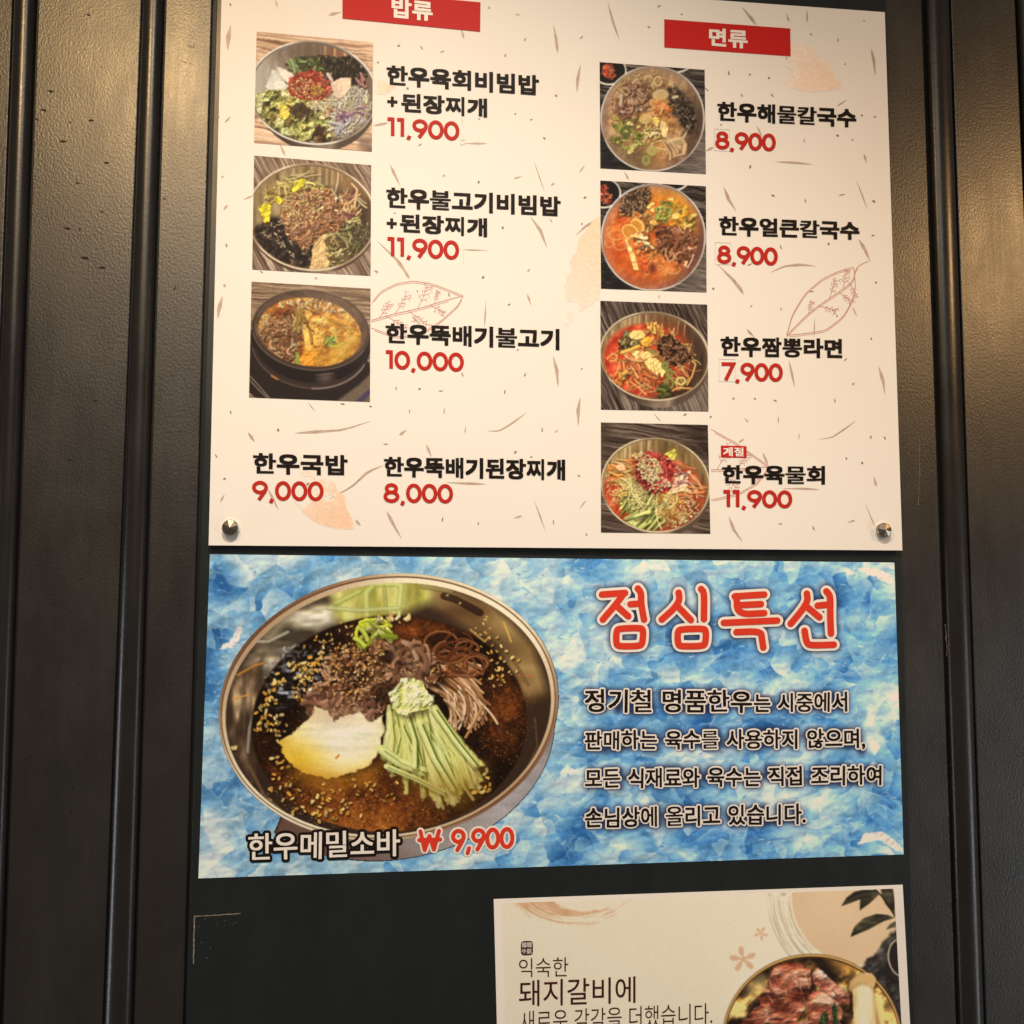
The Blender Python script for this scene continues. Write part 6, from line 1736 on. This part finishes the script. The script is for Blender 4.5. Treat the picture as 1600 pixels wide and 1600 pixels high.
bw.put(bw.m_poly([(x + 2, y + 16) for x, y in fan], 18, 10) * .55, (34, 26, 10), None, False)
bw.tex(bw.m_poly(fan, 6, 12), 60, ((0, (140, 132, 54)), (.5, (196, 188, 100)), (1, (228, 220, 146))), 51, .3, 3, .5, 2.0)
for i in range(75):
    a = r.random()
    x0, y0 = 815 + 215 * a + r.uniform(-20, 20), 660 + r.uniform(-10, 90)
    x1, y1 = 800 + 400 * a + r.uniform(-40, 40), 860 + 170 * math.sin(a * 2.6) + r.uniform(-60, 50)
    mid = ((x0 + x1) / 2 + r.uniform(-20, 34), (y0 + y1) / 2 + r.uniform(-20, 20))
    w = r.uniform(10, 24)
    c = np.array(r.choice(((230, 224, 142), (220, 214, 126), (238, 232, 170), (206, 200, 108), (226, 210, 130))))
    if i % 3 == 0: bw.stroke([(x0 + w * .6, y0 + 4), (mid[0] + w * .6, mid[1] + 4), (x1 + w * .6, y1 + 4)], 7, (92, 86, 34), .6, 0, 0)
    bw.stroke([(x0, y0), mid, (x1, y1)], w, c, .62, .12, .12)
    if r.random() < .22: bw.stroke([(x0 + w * .42, y0), (mid[0] + w * .42, mid[1]), (x1 + w * .3, y1)], 5, (86, 106, 40), .9, 0, 0)
for q, w in (([(790, 830), (860, 880), (960, 920)], 60), ([(810, 900), (930, 950), (1050, 1010)], 34), ([(900, 690), (930, 790), (930, 900)], 40), ([(950, 720), (1010, 860), (1090, 990)], 50), ([(1010, 660), (1100, 790), (1180, 890)], 46)):
    bw.stroke([(x + 4, y + 14) for x, y in q], w * .8, (60, 54, 20), .4, 0, 0, False)
    w *= .66; bw.stroke(q, w, (226, 220, 140), 1, .14, .16); bw.stroke([(x + w * .38, y + w * .22) for x, y in q], 7, (78, 96, 36), .95, 0, 0); bw.stroke([(x - w * .1, y) for x, y in q], w * .3, (226, 222, 160), .6, 0, 0)
bw.put(bw.m_poly([(900, 960), (1220, 900), (1200, 1000), (1120, 1070), (960, 1010)], 50) * .55, (150, 110, 40), None, False)
bw.pid = 8   # grated radish
lm = [(820, 600), (850, 570), (880, 540), (930, 530), (965, 555), (985, 590), (1005, 620), (990, 660), (900, 690), (860, 675), (832, 655)]
bw.put(bw.m_poly([(x + 4, y + 14) for x, y in lm], 12, 10) * .55, (30, 22, 10), None, False)
bw.tex(bw.m_poly(lm, 2, 12), 22, ((0, (192, 184, 98)), (.4, (212, 208, 130)), (.7, (230, 226, 160)), (1, (242, 236, 188))), 33, .5, 4)
bw.clip = None
bw.finish({1: 'bowl_picture', 2: ('broth', 1), 3: ('noodles', 1), 4: ('sesame', 1), 5: ('sliced_beef', 1), 6: ('boiled_egg', 1), 7: ('cucumber', 1), 8: ('grated_radish', 1), 9: ('scallion', 1)}, ps, YP - 0.0003, M['vinyl'], paper_white, soft=.62, sat=1.06)[4]['kind'] = 'stuff'

YPT = YP - 0.0014
write('title_lettering', T_, 10.2, YPT, M['orange'], ps, 'round', 4.3, M['white'], 'large red lunch special title with white outline', heavy=False)
for i, (t, a, b, c, d, w, sp) in enumerate(BODY): set_line('body_lettering', t, a, b, c, d, M['black'], YPT, ps, bold=w, outline=2.5, omat=M['white'], space=sp, wiggle=.02, seed=i + 2)
set_line('dish_name', '한우메밀소바', (388, 1302.5), (388, 1346), (625, 1294.5), (625, 1338), M['white'], YPT, ps, bold=.65, outline=4.4, omat=M['black'], wiggle=.02, seed=5)
write('price', PRICE_ + WON_, 6.2, YPT, M['orange'], ps, 'round', 3.0, M['white'], heavy=False)

# ---------------------------------------------------------------- the cream flyer below
YF = YBK - 0.0008
fy = thing('flyer', 'cream paper flyer with white border and a bowl of raw ribs below the blue poster', 'flyer', at(1095, 1900, YF))
FQ = [(771.5, 1405), (1410.5, 1382.5), (1438, 1900), (784, 1900)]
v, f = slab(FQ, YF, YBK - 0.0001)
obj('paper', v, f, M['paper'], fy)
IQ = [(785.5, 1411.5), (1396.8, 1388.5), (1412, 1660), (791, 1660)]
pf = Picture(IQ, (1110, 1380), 4.848, 1.0)
def fl_white(P):
    return paper_white(P) * np.array([.93, .89, .85])
SZ = (pf.h, pf.w)
XX, YY = pf.X / pf.ss + pf.x0, pf.Y / pf.ss + pf.y0
pf.put(np.ones(SZ), pf.ramp(pf.noise(700, 3, 3) * .85 + pf.noise(60, 3, 4) * .15, ((0, (220, 196, 162)), (1, (232, 208, 175)))))
q4 = lambda pts: [((760 + x / 2.353 - 1110) * 4.848, (1360 + y / 2.353 - 1380) * 4.848) for x, y in pts]
# pale disc with a brushed edge
disc = np.hypot(XX - 1345, YY - 1400) / 108
pf.put(np.clip((1 - disc) * 108 + .5, 0, 1), pf.ramp(pf.noise(500, 2, 5), ((0, (208, 165, 122)), (1, (216, 178, 138)))))
th = np.arctan2(YY - 1400, XX - 1345)
rr_ = np.hypot(XX - 1345, YY - 1400)
g = fbm(400, 1200, 5, 3, 6, 14, 1.0)
gi = g[np.clip(((rr_ - 90) * 4).astype(int), 0, 399), np.clip(((th + math.pi) / 6.2832 * 1190).astype(int), 0, 1199)]
pf.pid = 1
ringm = np.clip((rr_ - 109) / 2, 0, 1) * np.clip((148 - rr_) / 3, 0, 1)
pf.put(ringm * np.clip((gi - .57) * 14, 0, 1), (190, 164, 128), None, False); pf.put(ringm * np.clip((.40 - gi) * 12, 0, 1) * .5, (236, 216, 184), None, False)
# brush sweep at the top left
cx, cy = 760 + 330 / 2.353, 1360 + 20 / 2.353
r1 = np.hypot((XX - cx) / 1.42, (YY - cy)) ; t1 = np.arctan2(YY - cy, (XX - cx) / 1.42)
g = fbm(400, 1200, 7, 3, 16, 16, 1.0); gi = g[np.clip((r1 * 4).astype(int), 0, 399), np.clip(((t1 + math.pi) / 6.2832 * 1190).astype(int), 0, 1199)]
u = np.clip((math.pi - np.abs(t1)) / 2.6, 0, 1)
ro = 82 + 8 * (pf.noise(60, 3, 8) - .5) * 2; ri_ = 46 + 26 * np.clip(1 - np.abs(t1) / 2.2, 0, 1) + 5 * (pf.noise(50, 3, 9) - .5)
sweep = np.clip((ro - r1) / 2, 0, 1) * np.clip((r1 - ri_) / 2, 0, 1) * (YY > cy)
dry = np.clip((gi - .46 + .30 * np.clip((np.abs(t1) - 1.5) / 1.2, -.6, 1) - .012 * np.clip(r1 - 62, 0, 99) + .05) * 12, 0, 1)
pf.put(sweep * dry, pf.ramp(pf.noise(80, 3, 12), ((0, (196, 140, 98)), (1, (222, 172, 128)))))
pf.pid = 8
pf.tex(pf.m_poly([(1130, 640), (1250, 530), (1310, 440), (1400, 350), (1440, 350), (1500, 1400), (1380, 1400), (1300, 800)], 5, 14), 60, ((0, (32, 26, 22)), (.5, (50, 42, 37)), (.85, (78, 68, 60)), (1, (120, 108, 96))), 13, .4)
pf.put(pf.m_ell(1440, 565, 96, 142, -8), (206, 180, 146)); pf.put(pf.m_ell(1444, 565, 90, 135, -8), (40, 30, 26))
pf.pid = 9
leafc = ((52, 44, 32), (40, 34, 26), (84, 74, 46))
for q in ([(990, 175), (1030, 110), (1090, 65), (1160, 48), (1250, 50), (1275, 88), (1210, 150), (1130, 208), (1135, 122), (1060, 150)], [(1060, 408), (1090, 330), (1160, 265), (1260, 232), (1340, 240), (1398, 262), (1320, 285), (1200, 350)],
          [(1290, 40), (1380, 40), (1400, 130), (1395, 240), (1330, 160), (1300, 110)], [(1320, 150), (1360, 160), (1400, 220), (1395, 240)], [(1330, 352), (1360, 310), (1410, 285), (1410, 330)]):
    m = pf.m_poly(q, 1.2)
    pf.put(m, pf.ramp(np.clip(pf.noise(120, 3, 17, 2, .6) * 1.5 - .25, 0, 1), ((0, (30, 25, 20)), (.6, (50, 42, 30)), (1, (112, 100, 64)))))
pf.stroke([(1240, 40), (1310, 110), (1400, 250)], 12, (40, 30, 22))
pf.stroke([(1080, 370), (1200, 310), (1330, 255), (1400, 262)], 4, (126, 112, 76), .7, 0, 0); pf.stroke([(1020, 150), (1120, 95), (1250, 70)], 4, (116, 104, 72), .7, 0, 0)
# flowers
for fi, (cx, cy, s, a0) in enumerate(((248, 575, 100, -1.72), (385, 380, 52, -1.0))):
    pf.pid = 6 + fi
    for k in range(5):
        a = a0 + k * 6.283 / 5 + (.08 if k % 2 else -.05)
        q = [(cx + s * .62 * math.cos(a) + s * (.40 * math.cos(t) * math.cos(a) - (.21 + .05 * math.cos(t)) * math.sin(t) * math.sin(a)), cy + s * .62 * math.sin(a) + s * (.40 * math.cos(t) * math.sin(a) + (.21 + .05 * math.cos(t)) * math.sin(t) * math.cos(a))) for t in np.linspace(0, 6.2832, 19)[:-1]]
        pf.put(pf.m_poly(q, 1.5, 4, int(cx) + k), (210, 160, 122))
        q2 = [(cx, cy), (cx + s * .4 * math.cos(a - .25), cy + s * .4 * math.sin(a - .25)), (cx + s * .4 * math.cos(a + .25), cy + s * .4 * math.sin(a + .25))]
        pf.put(pf.m_poly(q2, 1.5), (210, 160, 122))
    pf.put(pf.m_ell(cx, cy, s * .2, s * .2), (210, 160, 122))
# brass bowl of ribs
pf.pid = 2
bcx, bcy, brx, bry = 770, 1180, 680, 645
pf.put(pf.m_ell(bcx, bcy, brx, bry), (92, 58, 26)); pf.put(pf.m_ell(bcx, bcy, brx - 6, bry - 6), (222, 168, 92)); pf.put(pf.m_ell(bcx, bcy, brx - 16, bry - 18), (70, 42, 20))
bi = pf.m_ell(bcx, bcy + 4, brx - 22, bry - 26)
pf.clip = bi
pf.tex(bi, 130, ((0, (34, 22, 16)), (.4, (70, 46, 28)), (.62, (120, 80, 40)), (.8, (186, 136, 66)), (1, (240, 200, 120))), 15, .5, 4, 1, 1, 2.6)
pf.put(pf.m_poly([(900, 560), (1100, 600), (1150, 660), (1060, 700), (960, 640)], 26) * .7, (222, 150, 66)); pf.put(pf.m_ell(370, 790, 70, 60, 0, 30) * .8, (244, 200, 120)); pf.put(pf.m_ell(1380, 980, 60, 60, 0, 24) * .7, (236, 180, 90))
pf.pid = 3
def rib(q, seed, cols, ang, fat=14, emb=.6):
    pf.put(pf.m_poly([(x + 6, y + 18) for x, y in q], 16, 6) * .6, (24, 8, 4), None, False)
    m = pf.m_poly(q, 2, 7, seed)
    pf.tex(m, 90, cols, seed, emb, 4, 1.6, .8, 1.9)
    rq = random.Random(seed); P = np.array(q, float); lo, hi = P.min(0), P.max(0)
    old = pf.clip; pf.clip = bi * m
    for i in range(int(fat * 1.8)):
        x, y = rq.uniform(lo[0], hi[0]), rq.uniform(lo[1], hi[1]); L = rq.uniform(50, 150); a = ang + rq.uniform(-.3, .3)
        pf.stroke(pf.curl(x, y, L, a, rq.uniform(-.7, .7)), rq.uniform(5, 13), rq.choice(((214, 150, 116), (196, 124, 92), (122, 52, 34), (96, 38, 24), (232, 180, 148))), rq.uniform(.25, .7), .15, .2)
    pf.clip = old
mc = ((0, (78, 30, 18)), (.35, (128, 58, 38)), (.6, (158, 86, 58)), (.85, (190, 120, 88)), (1, (226, 172, 138)))
rib([(430, 760), (480, 640), (560, 600), (680, 610), (760, 650), (770, 760), (740, 840), (620, 850), (500, 850)], 21, mc, 1.3, 16)
rib([(770, 680), (810, 640), (870, 690), (960, 770), (1060, 850), (1050, 920), (960, 900), (860, 820), (780, 760)], 22, ((0, (130, 60, 40)), (.4, (190, 112, 84)), (.7, (222, 150, 116)), (1, (244, 196, 166))), .75, 12)
rib([(720, 890), (780, 810), (860, 820), (960, 900), (1000, 960), (1000, 1020), (900, 1100), (740, 1080)], 23, mc, .5, 14)
rib([(240, 1060), (330, 950), (480, 880), (640, 820), (710, 840), (720, 940), (640, 1060), (560, 1200), (240, 1240)], 24, mc, -.35, 22)
rib([(360, 860), (430, 800), (520, 860), (460, 930), (380, 930)], 25, mc, 1.0, 8)
rib([(560, 1060), (740, 1040), (980, 1040), (1060, 1240), (560, 1260)], 26, mc, .1, 14)
pf.pid = 4
for q in ([(820, 1080), (840, 990), (870, 970), (895, 1000), (890, 1100), (820, 1240)], [(920, 930), (940, 912), (962, 940), (960, 1030), (1000, 1100), (1000, 1240), (900, 1240), (930, 1060)]):
    pf.blob(q, (44, 56, 30), .2, 20, 5, 5, .8, .6)
    pf.stroke([(q[1][0] + 14, q[1][1] + 10), (q[4][0] - 20, q[4][1])], 8, (96, 110, 62), .7, 0, 0)
pf.clip = None
pf.pid = 5
ms = [(1075, 830), (1045, 800), (1060, 740), (1100, 700), (1160, 680), (1220, 684), (1255, 720), (1250, 760), (1236, 790), (1250, 920), (1290, 1100), (1330, 1300), (1060, 1300), (1084, 1000)]
pf.put(pf.m_poly([(x - 16, y + 10) for x, y in ms], 20) * .5, (30, 14, 6), None, False)
mm = pf.m_poly(ms, 1.6, 3)
u = np.clip(((XX - 1110) * 4.848 - 1070) / 190, 0, 1)
mcol = pf.ramp(u, ((0, (196, 150, 92)), (.25, (232, 200, 146)), (.6, (240, 212, 162)), (.9, (214, 176, 120)), (1, (176, 132, 80))))
pf.put(mm, mcol * (1 + (pf.noise(16, 3, 41, .5, 6) - .5) * .2)[..., None])
pf.put(mm * pf.m_poly([(1040, 800), (1060, 740), (1100, 700), (1160, 680), (1220, 684), (1260, 720), (1240, 780), (1160, 760), (1090, 780)], 8), (206, 158, 96))
for k in range(12): pf.stroke([(1060 + k * 16, 790 - 40 * math.sin(k / 11 * 3)), (1066 + k * 15, 815 - 40 * math.sin(k / 11 * 3))], 6, (120, 80, 44), .7, 0, 0)
pf.stroke([(1050, 800), (1070, 740), (1110, 700), (1170, 684)], 8, (140, 96, 54), .5, 0, 0)
pf.finish({0: 'flyer_picture', 1: ('brush_print', 0), 6: ('flower_print', 0), 7: ('flower_print', 0), 8: ('dark_cloth', 0), 9: ('leaf_branch', 0), 2: ('bowl_picture', 0), 3: ('raw_ribs', 0), 4: ('greens', 0), 5: ('mushroom', 0)}, fy, YF - 0.0002, M['flyerink'], fl_white, soft=.7, grain=.03, con=1.0)


def typeset(name, txt, tl, bl, tr, br, mat, Y, parent, offset=0.0, flatten=1.0):
    """a line set in Blender's own typeface, fitted to the given corners."""
    cu = bpy.data.curves.new(name, 'FONT'); cu.body = txt; cu.offset = offset
    ob = bpy.data.objects.new(name, cu); COL.objects.link(ob)
    bpy.context.view_layer.update()
    me = ob.to_mesh()
    V = np.array([v.co[:] for v in me.vertices]); F = [list(p.vertices) for p in me.polygons]
    ob.to_mesh_clear(); bpy.data.objects.remove(ob); bpy.data.curves.remove(cu)
    lo, hi = V.min(0), V.max(0)
    u = ((V[:, 0] - lo[0]) / (hi[0] - lo[0]))[:, None]; w = ((V[:, 1] - lo[1]) / (hi[1] - lo[1]))[:, None]
    tl, bl, tr, br = (np.array(a, float) for a in (tl, bl, tr, br))
    P = w * ((1 - u) * tl + u * tr) + (1 - w) * ((1 - u) * bl + u * br)
    return obj(name, at(P[:, 0], P[:, 1], Y), F, mat, parent)

YFT = YF - 0.0006
typeset('flyer_lettering', '익숙한', (811, 1498), (811, 1527), (888, 1495.5), (888, 1526), M['maroon'], YFT, fy, -.004)
typeset('flyer_lettering', '돼지갈비에', (811, 1532), (811, 1573), (993, 1525.5), (993, 1567), M['maroon'], YFT, fy, .004)
typeset('flyer_lettering', '새로운 감각을 더했습니다.', (813, 1580), (813, 1615), (1113, 1567), (1113, 1601), M['maroon'], YFT, fy, -.004)
sq = Flat(YFT)
t = np.linspace(0, 6.2832, 33)[:-1]
sq.poly([(823 + 9.4 * np.sign(math.cos(a)) * abs(math.cos(a)) ** .45 + .3, 1481.5 + 11.2 * np.sign(math.sin(a)) * abs(math.sin(a)) ** .45 - .4 * math.cos(a)) for a in t])
seal = sq.build('seal_mark', M['maroon'], fy)
typeset('seal_lettering', '韓韓', (815.4, 1472.4), (815.4, 1481), (830.8, 1471.8), (830.8, 1480.4), M['paper'], YFT - .0004, seal, .004)
typeset('seal_lettering', '牛豚', (815.4, 1482.6), (815.4, 1491), (830.8, 1482), (830.8, 1490.4), M['paper'], YFT - .0004, seal, .004)
